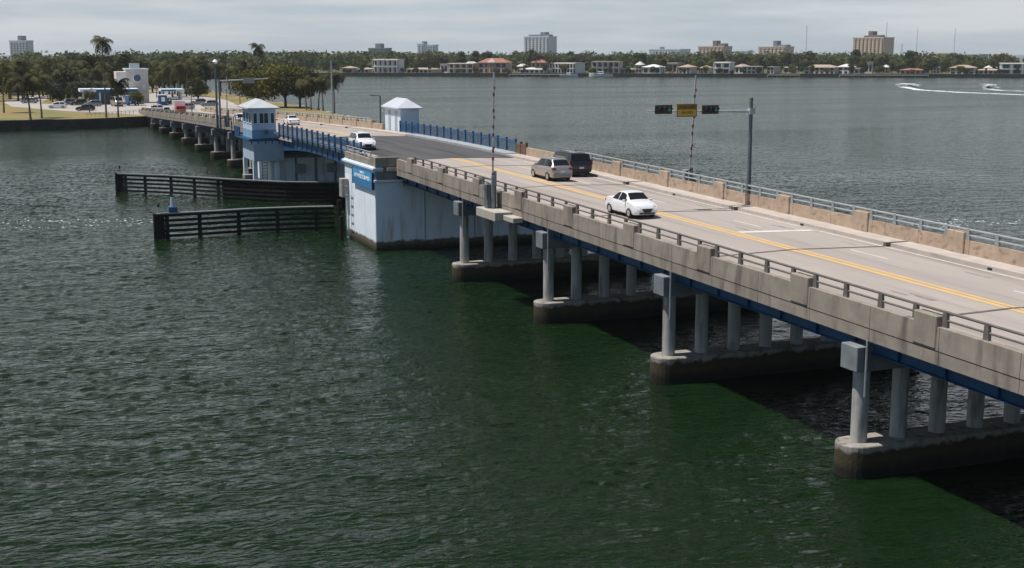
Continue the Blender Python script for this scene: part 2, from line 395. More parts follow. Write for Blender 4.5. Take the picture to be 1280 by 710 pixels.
def thing(name, loc, label, cat, group=None, rz=0):
    o = bpy.data.objects.new(name, None); col.objects.link(o); o.location = loc; o.rotation_euler = (0, 0, rz)
    o.empty_display_size = 0.5
    WPOS[o.name] = Vector(loc)
    return tag(o, label, cat, group)
def copy_tree(o, parent=None):
    c = o.copy(); col.objects.link(c)
    if parent: c.parent = parent
    for ch in list(o.children): copy_tree(ch, c)
    return c
def frange(a, b, st):
    n = max(1, int(math.ceil((b - a) / st - 1e-6))); return [a + (b - a) * i / n for i in range(n + 1)]

# ------------------------------------------------------------ water and land
S = 9000
def make_water():
    """one sheet to the horizon; around the bridge it carries real wind waves"""
    xa, xb, ya, yb, st = -66.0, 132.0, 14.0, 232.0, 0.20
    xs = np.linspace(xa, xb, int((xb - xa) / st)); ys = np.linspace(ya, yb, int((yb - ya) / st))
    X, Y = np.meshgrid(xs, ys); rng = np.random.default_rng(5); Z = np.zeros_like(X)
    for i in range(84):
        lam = 0.55 * (6.5 / 0.55) ** (rng.random() ** 1.5); az = R(4) + rng.normal() * R(42); k = 2 * PI / lam
        amp = 0.033 / k * (1.0 if lam < 1.6 else 0.30)
        ph = k * (X * math.sin(az) + Y * math.cos(az)) + rng.uniform(0, 6.28)
        ph = ph + .5 * np.sin(k * .13 * (X * math.cos(az) - Y * math.sin(az)) + rng.uniform(0, 6.28))
        Z += amp * (np.sin(ph) + .18 * np.cos(2 * ph))
    gust = .9 + .2 * np.sin(X * .11 + Y * .045 + 1) * np.sin(Y * .09 - X * .03)
    swl = .5 * (1 + np.sin(X * .31 + 2.1 * np.sin(Y * .17) + Y * .12) * np.sin(Y * .37 + 1.7 * np.sin(X * .21)))
    Z *= .72 + .5 * swl
    lee = 1 - .45 * np.clip((X - 14) / 14, 0, 1) * np.clip((118 - Y) / 10, 0, 1)      # calmer in the lee of the bridge
    e = np.minimum(np.minimum(X - xa, xb - X), np.minimum(Y - ya, yb - Y)); Z *= gust * lee * np.clip(e / 40, 0, 1)
    nx, ny = len(xs), len(ys)
    co = np.stack([X, Y, Z], -1).reshape(-1, 3)
    ix = np.arange((ny - 1) * (nx - 1)); r_, c_ = ix // (nx - 1), ix % (nx - 1); a = r_ * nx + c_
    quads = np.stack([a, a + 1, a + nx + 1, a + nx], -1)
    n0 = len(co); o = [(-S, -2500), (S, -2500), (S, S), (-S, S)]; inn = [0, nx - 1, ny * nx - 1, (ny - 1) * nx]
    co = np.vstack([co, [(x, y, 0) for x, y in o]])
    # the rim of the fine patch is joined to the far sheet by fans of quads
    rim = [list(range(0, nx)), [nx - 1 + nx * j for j in range(ny)], [ny * nx - 1 - j for j in range(nx)], [(ny - 1) * nx - nx * j for j in range(ny)]]
    loops = list(quads.reshape(-1)); starts = list(range(0, 4 * len(quads), 4)); tot = [4] * len(quads)
    for k in range(4):
        poly = [n0 + k, n0 + (k + 1) % 4] + rim[k][::-1]
        starts.append(len(loops)); tot.append(len(poly)); loops += poly
    me = bpy.data.meshes.new("water"); me.vertices.add(len(co)); me.vertices.foreach_set("co", co.reshape(-1))
    me.loops.add(len(loops)); me.loops.foreach_set("vertex_index", np.array(loops, dtype=np.int32))
    me.polygons.add(len(tot)); me.polygons.foreach_set("loop_start", np.array(starts, dtype=np.int32))
    me.polygons.foreach_set("use_smooth", np.ones(len(tot), dtype=bool))
    me.update(calc_edges=True); me.validate(); me.materials.append(WATER)
    ob = bpy.data.objects.new("water", me); col.objects.link(ob); tag(ob, kind="structure")
make_water()
LZ = 2.05
isl = [(-400, 300), (-60, 307.5), (15.7, 308.8), (25, 313), (31, 318), (46.5, 318), (60, 290), (74.6, 270), (75, 293), (76.5, 330), (79, 360), (77, 400), (76.5, 470), (76.2, 560), (40, 640), (-400, 700)]
mb = MB().prism(isl, -2, LZ); tag(mb.build("island_ground", GRASS), kind="structure")
# far shore: a straight seawalled bank
A = Vector((234.8, 947.9)); B = Vector((655.9, 717.5)); D = (B - A).normalized(); Nn = Vector((-D.y, D.x))
if Nn.dot(A) < 0: Nn = -Nn
def shore(px, back=0.0):
    d = ray(px, 66); d = Vector((d.x, d.y)); b = A
    # intersect the view ray with the shoreline, then step back from the water
    den = d.x * (-D.y) + d.y * D.x
    t = (b.x * (-D.y) + b.y * D.x) / den
    p = d * t
    return p + Nn * back
Q = [A - D * 1500, A + D * 1900]
poly = [tuple(Q[0]), tuple(Q[1]), tuple(Q[1] + Nn * 1500), tuple(Q[0] + Nn * 1500)]
tag(MB().prism(poly, -2, 2.0).build("far_shore_ground", GRASSF), kind="structure")
angD = math.atan2(D.y, D.x)
def dbox(mb, c, lx, ly, z0, z1, rz=angD):
    return mb.obox((c[0], c[1], (z0 + z1) / 2), lx, ly, z1 - z0, rz)
mb = MB(); c = A + D * 200 - Nn * 0.6
dbox(mb, c, 3400, 1.2, -1, 2.35)
tag(mb.build("seawall", SEAW), "dark low seawall along the whole far shore of the bay", "seawall")
mb = MB()
pts = [(-400, 300), (-60, 307.5), (15.7, 308.8), (25, 313), (31, 318)]
for (a, b) in zip(pts, pts[1:]): mb.bar((a[0], a[1] - .25, 0.55), (b[0], b[1] - .25, 0.55), 0.7, 3.3)
for i, x in enumerate(frange(-80, 26, 4.5)):
    y = np.interp(x, [p[0] for p in pts], [p[1] for p in pts]) - 0.75
    mb.box(x - .25, x + .25, y - .15, y + .1, -1, 2.1)
tag(mb.build("seawall", SEAW), "dark stained seawall holding the grassy island left of the bridge", "seawall")
mb = MB()
random.seed(3)
for a, b in zip([(60, 290), (74.6, 270), (75, 293), (76.5, 330), (79, 360), (77, 400), (76.5, 470)], [(74.6, 270), (75, 293), (76.5, 330), (79, 360), (77, 400), (76.5, 470), (76.2, 560)]):
    n = int(math.hypot(b[0] - a[0], b[1] - a[1]) / 1.1)
    for k in range(n):
        t = (k + random.random()) / n
        x, y = a[0] + (b[0] - a[0]) * t + random.uniform(-.4, 1.2), a[1] + (b[1] - a[1]) * t + random.uniform(-.6, .6)
        r = random.uniform(.5, 1.0)
        mb.obox((x, y, random.uniform(0.6, 1.7)), r * 1.4, r, r, random.uniform(0, 3))
tag(mb.build("shore_rocks", RIP, bevel=0.1), kind="stuff", label="pale rock edging along the island shore", cat="rocks")
# roads on the island
def pxpoly(pts, z): return [(at_z(x, y, z).x, at_z(x, y, z).y) for x, y in pts]
mb = MB(); z = LZ + 0.03
mb.prism(pxpoly([(178, 143.5), (100, 139.8), (60, 137), (15, 133.3), (5, 128), (15, 123.5), (38, 118), (66, 120), (56, 126), (50, 129.5), (100, 132), (130, 126), (180, 126)], z), LZ - .3, z)
mb.prism(pxpoly([(3, 107), (8, 102), (35, 101.3), (60, 106), (97, 113.5), (75, 117), (40, 110)], z), LZ - .3, z + .004)
mb.prism([(24, 350), (31.2, 334), (46.2, 334), (60, 352), (66, 420), (60, 520), (40, 560), (30, 520), (22, 420)], LZ - .3, z + .008)
tag(mb.build("island_road", ROADL), kind="structure")

# ------------------------------------------------------------ the bridge
XC = 38.75
_py = [-30, 60, 108, 130, 150, 170, 185, 203, 228, 258, 288, 320, 345]
_pz = [5.4, 6.5, 7.08, 7.2, 7.12, 6.75, 6.4, 5.95, 5.3, 4.45, 3.55, 2.6, 2.1]
def _mono(y):   # smooth the profile a little
    return float(np.mean(np.interp([y - 8, y - 4, y, y + 4, y + 8], _py, _pz)))
def rz(y): return _mono(y)
Y0, Y1 = -24.0, 336.0
bridge = thing("bridge", (XC, 160, 0), "long concrete and blue steel drawbridge crossing the green bay", "bridge")
# road surface: structure
def road_strip(mb, x0, x1, ya, yb, lift):
    xs = [x0, x1] if (x0 - XC) * (x1 - XC) >= 0 else [x0, XC, x1]
    ys = frange(ya, yb, 4); n = len(xs)
    vs = [(x, y, rz(y) - 0.025 * abs(x - XC) + lift) for y in ys for x in xs]
    fs = [(i * n + k, i * n + k + 1, (i + 1) * n + k + 1, (i + 1) * n + k) for i in range(len(ys) - 1) for k in range(n - 1)]
    return mb.add(vs, fs)
mb = MB(); road_strip(mb, 32.6, 44.9, Y0, 115.4, 0); road_strip(mb, 32.6, 44.9, 151.5, Y1, 0)
tag(mb.build("road", ROADC), kind="structure")
mb = MB()
for a, b in ((Y0, 115.2), (152, Y1)):
    for dx in (-0.22, 0.22): road_strip(mb, XC + .1 + dx - .17, XC + .1 + dx + .17, a, b, 0.010)
tag(mb.build("yellow_centre_line", YEL), kind="structure")
mb = MB()
for a, b in ((Y0, 64.5), (66.6, 112), (153, Y1)):
    road_strip(mb, 44.45, 44.6, a, b, 0.008); road_strip(mb, 32.9, 33.05, a, b, 0.008)
for y in np.arange(-22, 330, 12.2):
    if 108 < y + 3 < 156: continue
    for x in (41.9, 35.7): road_strip(mb, x - .07, x + .07, y + 3.4, y + 6.6, 0.008)
road_strip(mb, 39.3, 44.3, 64.7, 65.3, 0.012)
tag(mb.build("white_road_marking", WHITEP), kind="structure")
# deck slab, walks, fascia
ysA = frange(Y0, 117.6, 4); ysB = frange(151.5, Y1, 4)
mb = MB()
for ys in (ysA, ysB): mb.sweep([(31.08, -.56), (46.42, -.56), (46.42, -.22), (31.08, -.22)], ys, rz)
mb.build("deck_slab", CONC_PALE, bridge)
mb = MB()
for ys in (frange(Y0, 107.4, 4), frange(166.5, Y1, 4)): mb.sweep([(31.2, -.23), (32.6, -.23), (32.6, .04), (31.2, .06)], ys, rz)
mb.sweep([(30.2, -.23), (32.6, -.23), (32.6, .04), (30.2, .06)], frange(107.4, 117.6, 2), rz)
mb.build("sidewalk", WALK, bridge)
mb = MB()
for ys in (frange(Y0, 117.6, 4), frange(151.5, Y1, 4)): mb.sweep([(44.9, -.23), (46.3, -.23), (46.3, .06), (44.9, .04)], ys, rz)
mb.build("sidewalk", WALK, bridge)
for y in np.arange(34, 112, 8.2):
    mb = MB(); mb.box(44.86, 44.93, y, y + .3, rz(y) - .15, rz(y) - .03); mb.build("kerb_drain", BLACK, bridge)
SPANS = [-7.0, 9.4, 25.8, 42.2, 58.5, 74.6, 90.8]
FARP = [180.0, 195.6, 212.2, 230.5, 249.0, 267.0, 286.0, 303.5]
for y in SPANS + [107.2] + FARP:
    mb = MB(); ys = [y - .11, y + .11]; xs = [32.62, XC, 44.88]
    vs = [(x, yy, rz(yy) - .025 * abs(x - XC) + .016) for yy in ys for x in xs]
    mb.add(vs, [(0, 1, 4, 3), (1, 2, 5, 4)])
    mb.box(44.6, 46.1, y - .12, y + .12, rz(y) - .2, rz(y) + .075)
    mb.build("expansion_joint", JOINT, bridge)
mb = MB()
random.seed(11)
for k in range(26):      # dark patches of rubber and oil on the lanes: wear marks
    y = random.uniform(30, 108); x = random.choice([34.2, 36.9, 40.4, 43.4]) + random.uniform(-.3, .3)
    L_ = random.uniform(.6, 2.2); wd = random.uniform(.05, .12)
    mb.add([(x - wd, y, rz(y) - .025 * abs(x - XC) + .006), (x + wd, y, rz(y) - .025 * abs(x - XC) + .006), (x + wd * .4, y + L_, rz(y + L_) - .025 * abs(x - XC) + .006), (x - wd * .6, y + L_ * .9, rz(y + L_) - .025 * abs(x - XC) + .006)], [(0, 1, 2, 3)])
tag(mb.build("tyre_mark", noisy("tyre_rubber_mark", (0.22, 0.19, 0.17), (0.30, 0.26, 0.235), 2, bump=0), bridge), kind="stuff")
# parapets (both sides)
PIL = [38.08 + 8.17 * k for k in range(-7, 9)]        # pilaster positions near tower side
PIL2 = [172.0 + 8.2 * k for k in range(0, 20)]
def parapet(side, ya, yb, m, pil):
    """side -1 outer face x=31.0, side +1 outer face x=46.5"""
    s = side; xo = XC + s * 7.75; xi = xo - s * 0.34
    mw = MB(); mf = MB(); mp = MB()
    cuts = [ya]
    for p in pil:
        for q in (p - 3.9, p - .15 + .0):
            pass
    yy = ya
    while yy < yb - .05:
        e = min(yy + 4.085, yb)
        a, b = sorted((xo, xi))
        mw.sweep([(a, -.07), (b, -.07), (b - .02, .80), (a + .02, .80)], frange(yy + .012, e - .012, 2.1), rz)
        a2, b2 = sorted((xo - s * .02, xi - s * .0))
        mf.sweep([(a2, -.60), (b2, -.60), (b2, -.10), (a2, -.10)], frange(yy + .012, e - .012, 2.1), rz)
        yy = e
    mw.build("parapet", m, bridge); mf.build("fascia", CONC if s < 0 else CONC_PALE, bridge)
    for p in pil:
        if p - .65 < ya or p + .65 > yb: continue
        a, b = sorted((xo + s * .035, xi - s * .09)); q = MB()
        z_ = rz(p); sl = (rz(p + 1) - rz(p - 1)) / 2
        q.sweep([(a, -.02), (b, -.02), (b, 1.20), (a, 1.20)], [p - .65, p + .65], rz)
        q.build("pilaster", m, bridge, bevel=.035)
def handrail(side, ya, yb, pil, m, mpost):
    s = side; x = XC + s * 7.5
    stations = sorted([p for p in pil if ya - 5 < p < yb + 5])
    for a, b in zip(stations, stations[1:]):
        y0_, y1_ = max(a, ya), min(b, yb)
        if y1_ - y0_ < 3: continue
        r = MB()
        ys = frange(a, b, 2.7)
        r.tube([(x, y, rz(y) + 1.36) for y in ys], .055, 8)
        r.tube([(x, y, rz(y) + 1.06) for y in ys], .045, 8)
        ro = r.build("handrail", m, bridge, smooth=True)
        p = MB()
        for t in (.85, 2.95, 5.2, 7.35):
            if ya < 100: p = MB()
            y = a + t * (b - a) / 8.17; z_ = rz(y)
            vs = []
            for (dz, h) in ((.78, .15), (1.40, .10)):
                vs += [(x - .06, y - h, z_ + dz), (x + .06, y - h, z_ + dz), (x + .06, y + h, z_ + dz), (x - .06, y + h, z_ + dz)]
            p.add(vs, [(0, 3, 2, 1), (4, 5, 6, 7), (0, 1, 5, 4), (1, 2, 6, 5), (2, 3, 7, 6), (3, 0, 4, 7)])
            if ya < 100: p.build("rail_post", mpost, ro)
        if ya >= 100: tag(p.build("rail_posts", mpost, ro), kind="stuff")
parapet(-1, Y0, 107.3, CONC, PIL)
parapet(1, Y0, 115.4, CONC_TAN, [p + .2 for p in PIL])
handrail(-1, Y0, 107.3, PIL, RAILSHADE, RAILSHADE)
handrail(1, Y0, 112.5, [p + .2 for p in PIL], GALV, STEEL)
parapet(-1, 168.5, Y1, CONC, PIL2)
parapet(1, 166.2, Y1, CONC_TAN, PIL2)
handrail(-1, 168.5, Y1, PIL2, RAILSHADE, RAILSHADE)
handrail(1, 168, Y1, PIL2, GALV, STEEL)
# brown gate panel between the far parapet and the blue rail
mb = MB()
mb.box(46.2, 46.34, 115.7, 118.3, rz(117) + .05, rz(117) + 1.05)
for k in range(2): mb.box(46.16, 46.4, 115.5 + k * 1.4, 115.7 + k * 1.4, rz(117) + .03, rz(117) + 1.25)
mb.build("barrier_panel", noisy("rusty_brown_panel", (0.17, 0.10, 0.065), (0.11, 0.07, 0.05), 2, bump=.1), bridge)
# girders
def girders(y0, y1, dz0, dz1, m, name, xs):
    for x in xs:
        g = MB()
        g.sweep([(x - .02, dz1), (x + .02, dz1), (x + .02, dz0), (x - .02, dz0)], frange(y0, y1, 4), rz)
        g.sweep([(x - .2, dz0 - .03), (x + .2, dz0 - .03), (x + .2, dz0 - .001), (x - .2, dz0 - .001)], frange(y0, y1, 4), rz)
        y = y0 + 1.2
        while y < y1: g.box(x - .16, x + .16, y - .01, y + .01, rz(y) + dz0, rz(y) + dz1); y += 2.73
        g.build(name, m, bridge)
gx = [31.5, 34.4, 37.3, 40.2, 43.1, 46.0]
girders(Y0, 107.0, -1.14, -.56, BLUED, "girder", gx)
girders(172, Y1 - 4, -1.05, -.56, BLUED, "girder", gx)
# piers
def pier(y, idx):
    zr = rz(y); top = zr - .90
    f = MB(); n = 12; pl = []
    for k in range(n + 1):
        a = PI / 2 + PI * k / n; pl.append((31.25 + .82 * math.cos(a), y + .82 * math.sin(a)))
    for k in range(n + 1):
        a = -PI / 2 + PI * k / n; pl.append((46.2 + .82 * math.cos(a), y + .82 * math.sin(a)))
    f.prism(pl, -3, 1.35 if y < 150 else 1.2)
    fo = f.build("pier_footing", FOOT, bridge, bevel=.06, seg=2)
    c = MB(); c.box(30.72, 46.78, y - .55, y + .55, top - 1.02, top)
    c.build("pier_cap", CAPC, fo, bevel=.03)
    for x in [31.38, 33.3, 35.25, 37.2, 39.15, 41.1, 43.05, 45.0]:
        q = MB(); q.tube([(x, y, 1.1), (x, y, top - 1.0)], .335, 20); q.build("column", COLC, fo, smooth=True)
for i, y in enumerate(SPANS[1:]): pier(y, i)
for i, y in enumerate(FARP): pier(y, i)
# drain pipes down from the deck edge at the piers
for y in (42.2, 58.5, 74.6, 90.8):
    mb = MB(); mb.tube([(31.02, y - .75, rz(y) - .6), (31.02, y - .75, 3.4)], .05, 6)
    mb.build("drain_pipe", STEEL, bridge, smooth=True)

# near bascule pier
def bascule_near():
    p = MB(); p.prism([(29.2, 107.8), (47.6, 107.8), (47.6, 118.4), (29.2, 118.4)], -3, 5.86)
    bp = p.build("bascule_pier", WALLW, bridge, bevel=.05)
    q = MB(); q.box(29.2, 31.0, 107.83, 118.35, 5.865, 6.78); q.build("upper_wall", WALLW2, bp)
    q = MB()
    for (o, a, b) in ((.10, 6.785, 6.92), (.22, 6.925, 7.12), (.05, 7.125, 7.22)): q.box(29.2 - o, 29.9, 107.8 - o, 118.4 + o, a, b)
    q.build("cornice", WALLW2, bp, bevel=.02)
    q = MB(); q.box(29.1, 32.4, 107.6, 107.82, 5.87, 6.08); q.build("ledge", WALLW2, bp, bevel=.02)
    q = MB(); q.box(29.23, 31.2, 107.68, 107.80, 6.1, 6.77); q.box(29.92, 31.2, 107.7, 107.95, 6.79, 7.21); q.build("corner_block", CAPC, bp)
    q = MB()
    q.sweep([(29.2, .15), (29.52, .15), (29.52, .95), (29.2, .95)], [107.6, 109.3], rz)
    q.sweep([(29.2, .15), (29.52, .15), (29.52, .72), (29.2, .72)], [109.31, 118.3], rz)
    q.box(29.53, 31.3, 107.61, 107.93, 7.22, 8.02)
    q.box(29.53, 31.3, 118.0, 118.28, 7.05, 7.6)
    q.build("parapet", CONC, bp, bevel=.02)
    q = MB()
    for y in (109.6, 111.6, 113.6, 115.6, 117.6): q.box(29.3, 29.42, y - .07, y + .07, 7.75, 8.35)
    q.tube([(29.36, 109.4, 8.35), (29.36, 118, 8.35)], .045, 6); q.tube([(29.36, 109.4, 8.05), (29.36, 118, 8.05)], .04, 6)
    q.build("handrail", GALV, bp)
    # thin grey joint strips on the wall facing -Y
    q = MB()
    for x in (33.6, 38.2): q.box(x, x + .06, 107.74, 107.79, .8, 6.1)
    q.build("wall_joint", noisy("wall_joint_grey", (.35, .36, .38), (.3, .3, .32), 2, bump=0), bp)
bascule_near()
# bearing shelf light box under the first span
mb = MB(); mb.box(31.4, 33.0, 107.0, 107.75, 5.55, 5.9); mb.build("bearing_shelf", CONC_PALE, bridge, bevel=.02)
# bascule leaf
mb = MB()
xs = [32.6, XC, 44.9]; ys = frange(115.4, 151.5, 4)
vs = [(x, y, rz(y) - .02 * abs(x - XC)) for y in ys for x in xs]
mb.add(vs, [(i * 3 + k, i * 3 + k + 1, (i + 1) * 3 + k + 1, (i + 1) * 3 + k) for i in range(len(ys) - 1) for k in range(2)])
mb.build("steel_grating", GRATE, bridge)
mb = MB()
mb.sweep([(44.9, -.2), (46.3, -.2), (46.3, .12), (44.9, .10)], frange(117.65, 151.4, 4), rz)
mb.sweep([(31.1, -.2), (32.6, -.2), (32.6, .10), (31.1, .12)], frange(118.45, 158.5, 4), rz)
mb.build("bascule_walkway", noisy("painted_walkway", (.36, .38, .39), (.28, .30, .32), 1, bump=0), bridge)
for x in (31.5, 35.5, 42.0, 46.0):
    g = MB()
    pz = [-1.9, -1.5, -1.25, -1.2, -1.25, -1.5, -1.9]; py_ = frange(118.5, 158, 6.6)
    vs = []; fs = []
    for i, y in enumerate(py_):
        d = pz[i] if i < len(pz) else -1.5
        vs += [(x - .1, y, rz(y) + d), (x + .1, y, rz(y) + d), (x + .1, y, rz(y) - .2), (x - .1, y, rz(y) - .2)]
    for i in range(len(py_) - 1):
        for k in range(4): fs.append((i * 4 + k, (i + 1) * 4 + k, (i + 1) * 4 + (k + 1) % 4, i * 4 + (k + 1) % 4))
    fs += [(0, 1, 2, 3), tuple(reversed([(len(py_) - 1) * 4 + k for k in range(4)]))]
    g.add(vs, fs)
    for y in frange(119.5, 157, 2.5): g.box(x - .2, x + .2, y - .04, y + .04, rz(y) - 1.15, rz(y) - .22)
    g.build("bascule_girder", BLUED, bridge)
for y in frange(120, 157, 3.7): g = MB(); g.box(31.6, 45.9, y - .12, y + .12, rz(y) - .95, rz(y) - .25); g.build("floor_beam", BLUED, bridge)
# deck under the far end, behind the grating
mb = MB(); mb.sweep([(32.6, -.5), (44.9, -.5), (44.9, -.2), (32.6, -.2)], frange(113, 118, 3), rz); mb.build("deck_slab", CONC_PALE, bridge)
# far bascule pier
def bascule_far():
    p = MB(); p.box(30.4, 46.9, 161.0, 173.0, -3, 4.35)
    bp = p.build("bascule_pier", WALLW, bridge, bevel=.05)
    for x in frange(31.0, 46.0, 2.5): q = MB(); q.box(x - .12, x + .12, 160.82, 160.99, .5, 3.94); q.build("wall_rib", CAPC, bp)
    q = MB(); q.box(30.2, 47.1, 160.8, 161.2, 3.95, 4.4); q.build("wall_ledge", CAPC, bp)
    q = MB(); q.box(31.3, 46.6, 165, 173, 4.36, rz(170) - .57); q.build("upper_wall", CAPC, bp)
    for x in (34, 38, 42): q = MB(); q.obox((x, 160.6, 2.6), 1.2, .5, 1.1); q.build("machinery_box", STEEL, bp, bevel=.04)
bascule_far()

# blue railings of the bascule leaf
def blue_railing(x, ya, yb, label):
    t = thing("blue_railing", (x, (ya + yb) / 2, rz((ya + yb) / 2) + .1), label, "railing")
    n = int(round((yb - ya) / 2.55))
    ys = [ya + (yb - ya) * i / n for i in range(n + 1)]
    for i, y in enumerate(ys):
        q = MB(); q.box(x - .09, x + .09, y - .11, y + .11, rz(y) - .35, rz(y) + 1.38); q.box(x - .12, x + .12, y - .14, y + .14, rz(y) + 1.385, rz(y) + 1.43)
        q.build("post", BLUE, t)
    for a, b in zip(ys, ys[1:]):
        q = MB()
        for dz, h in ((1.22, .08), (1.0, .05), (.18, .07)): q.bar((x, a + .12, rz(a) + dz), (x, b - .12, rz(b) + dz), .06, h)
        m_ = 11
        for k in range(1, m_):
            y = a + .1 + (b - a - .2) * k / m_; q.box(x - .014, x + .014, y - .014, y + .014, rz(y) + .2, rz(y) + 1.2)
        q.build("railing_panel", BLUE, t)
blue_railing(31.0, 119.2, 158.2, "blue picket railing on the near edge of the lifting span by the control tower")
blue_railing(46.35, 118.6, 158.5, "blue picket railing on the far edge of the lifting span in front of the bay")

# ------------------------------------------------------------ control tower
def window(parent, x0, x1, y, z0, z1, axis="y", fm=None, gm=None, mull=0):
    """framed window on a wall facing -y (axis y, at y) or -x (axis x: x0,x1 run along y, y is the wall's x)"""
    f = MB(); g = MB(); fw = .09; fm = fm or WALLW2; gm = gm or GLASSH
    def bx(m_, a, b, d0, d1, c, e):
        if axis == "y": m_.box(a, b, y - d1, y - d0, c, e)
        else: m_.box(y - d1, y - d0, a, b, c, e)
    bx(f, x0 - fw, x1 + fw, .0, .06, z0 - fw, z0); bx(f, x0 - fw, x1 + fw, .0, .06, z1, z1 + fw)
    bx(f, x0 - fw, x0, .0, .06, z0, z1); bx(f, x1, x1 + fw, .0, .06, z0, z1)
    for k in range(mull):
        c = x0 + (x1 - x0) * (k + 1) / (mull + 1); bx(f, c - .03, c + .03, .02, .055, z0, z1)
    fo = f.build("window", fm, parent)
    bx(g, x0, x1, .004, .02, z0, z1); g.build("pane", gm, fo)
    return fo
def tower():
    X0, X1, Ya, Yb = 28.0, 30.95, 159.8, 166.2
    t = thing("control_tower", (29.8, 162.5, 0), "two storey pale control house with hipped roof beside the lifting span", "control tower")
    fz = 6.5; ez = 10.1
    q = MB(); q.box(X0, X1, Ya, Yb, fz, ez); q.build("wall", noisy("pale_blue_wall", (.50, .63, .74), (.44, .56, .68), .8, bump=.05), t, bevel=.03)
    q = MB(); q.box(X0 - .03, X1 + .03, Ya - .03, Yb + .03, fz, 7.55); q.build("lower_band", noisy("blue_grey_band", (.24, .38, .52), (.20, .33, .46), .8, bump=.05), t, bevel=.02)
    q = MB(); q.hip(X0 - .55, X1 + .45, Ya - .45, Yb + .6, ez + .12, 11.2, th=.16)
    r = q.build("roof", noisy("pale_metal_roof", (.52, .55, .57), (.45, .48, .50), .8, rough=.35, bump=0), t)
    q = MB(); q.box(X0 - .4, X1 + .3, Ya - .3, Yb + .45, ez - .06, ez - .045); q.build("soffit", WALLW2, r)
    for a, b, m_ in ((28.22, 28.62, 0), (28.95, 30.0, 1), (30.33, 30.72, 0)): window(t, a, b, Ya, 8.35, 9.55, mull=m_)
    for a, b in ((160.1, 161.4), (162.0, 163.4), (164.0, 165.6)): window(t, a, b, X0, 8.35, 9.55, axis="x", gm=BLUED if a > 161.5 else None)
    q = MB(); q.tube([(29.7, Ya - .25, 7.3), (29.7, Ya - .03, 7.3)], [.3, .22], 14); q.build("floodlight", DKPOLE, t, smooth=True)
    q = MB(); q.tube([(30.75, Ya - .2, 7.15), (30.75, Ya - .03, 7.15)], [.14, .1], 10); q.build("lamp", WHITES, t, smooth=True)
    # balcony band
    q = MB(); q.box(X0 - .5, X1 + .4, Ya - .55, Yb + 3.5, 6.22, 6.48)
    b = q.build("balcony", BLUED, t)
    for x in frange(X0 - .2, X1 + .2, .9): q = MB(); q.box(x - .06, x + .06, Ya - .56, Ya - .52, 5.85, 6.22); q.build("bracket", BLUED, b)
    q = MB(); q.box(X0 - .5, X0 - .42, Yb + .1, Yb + 3.5, 6.49, 7.5)
    q.tube([(X0 - .46, Yb + .1, 7.58), (X0 - .46, Yb + 3.5, 7.58)], .05, 6)
    for y in frange(Yb + .15, Yb + 3.45, 1.1): q.box(X0 - .56, X0 - .36, y - .06, y + .06, 6.49, 7.62)
    q.build("balcony_railing", BLUE, b)
    # lower room and its legs
    q = MB(); q.box(28.02, 31.75, Ya - .5, Yb + .8, 3.75, 6.2)
    q.build("lower_room", noisy("grey_blue_wall", (.42, .53, .62), (.36, .46, .55), .7, bump=.05), t, bevel=.04)
    for (x, y) in ((28.3, Ya + .4), (28.3, Yb + .8), (31.0, Ya + .4)):
        q = MB(); q.box(x - .27, x + .27, y - .27, y + .27, -2, 3.75); q.build("leg", WALLW, t, bevel=.03)
    q = MB()
    for x in (29.15, 29.75): q.box(x - .04, x + .04, Ya + .3, Ya + .38, .3, 3.7)
    for z_ in frange(.5, 3.5, .42): q.box(29.15, 29.75, Ya + .31, Ya + .37, z_ - .04, z_ + .04)
    q.build("ladder", STEEL, t)
    q = MB(); q.box(27.9, 29.0, Yb - .4, Yb + 1.1, -2, 1.6); q.build("base", FOOT, t, bevel=.05)
tower()
def bridge_house():
    x0, x1, y0, y1, z0 = 46.5, 48.95, 158.9, 166.0, 6.6
    t = thing("bridge_house", (48.3, 157.3, z0), "small white machinery house with pale hipped roof on the far side of the deck", "hut")
    q = MB(); q.box(x0, x1, y0, y1, z0 - 1.2, 9.82); q.build("wall", WALLW2, t, bevel=.03)
    q = MB(); q.hip(x0 - .4, x1 + .4, y0 - .4, y1 + .5, 9.95, 11.1, th=.12); q.build("roof", noisy("pale_lilac_roof", (.58, .60, .66), (.50, .52, .58), .8, rough=.4, bump=0), t)
    q = MB(); q.box(x0 - .05, x0, 160.3, 161.3, z0 + .3, 9.5); q.build("shutter", GALV, t); q = MB(); q.box(x0 - .05, x0, 163.3, 164.3, z0 + .3, 9.5); q.build("shutter", noisy("grey_shutter", (.42, .44, .46), (.36, .38, .4), 2, bump=0), t)
    q = MB(); q.prism([(46.46, 158), (49.6, 158), (49.6, 167), (46.46, 167)], 5.2, 6.6); q.build("platform", CONC_PALE, t)
    for x in (46.9, 49.2):
        for y in (158.6, 166): q = MB(); q.box(x - .25, x + .25, y - .25, y + .25, -2, 5.2); q.build("platform_leg", COLC, t)
bridge_house()

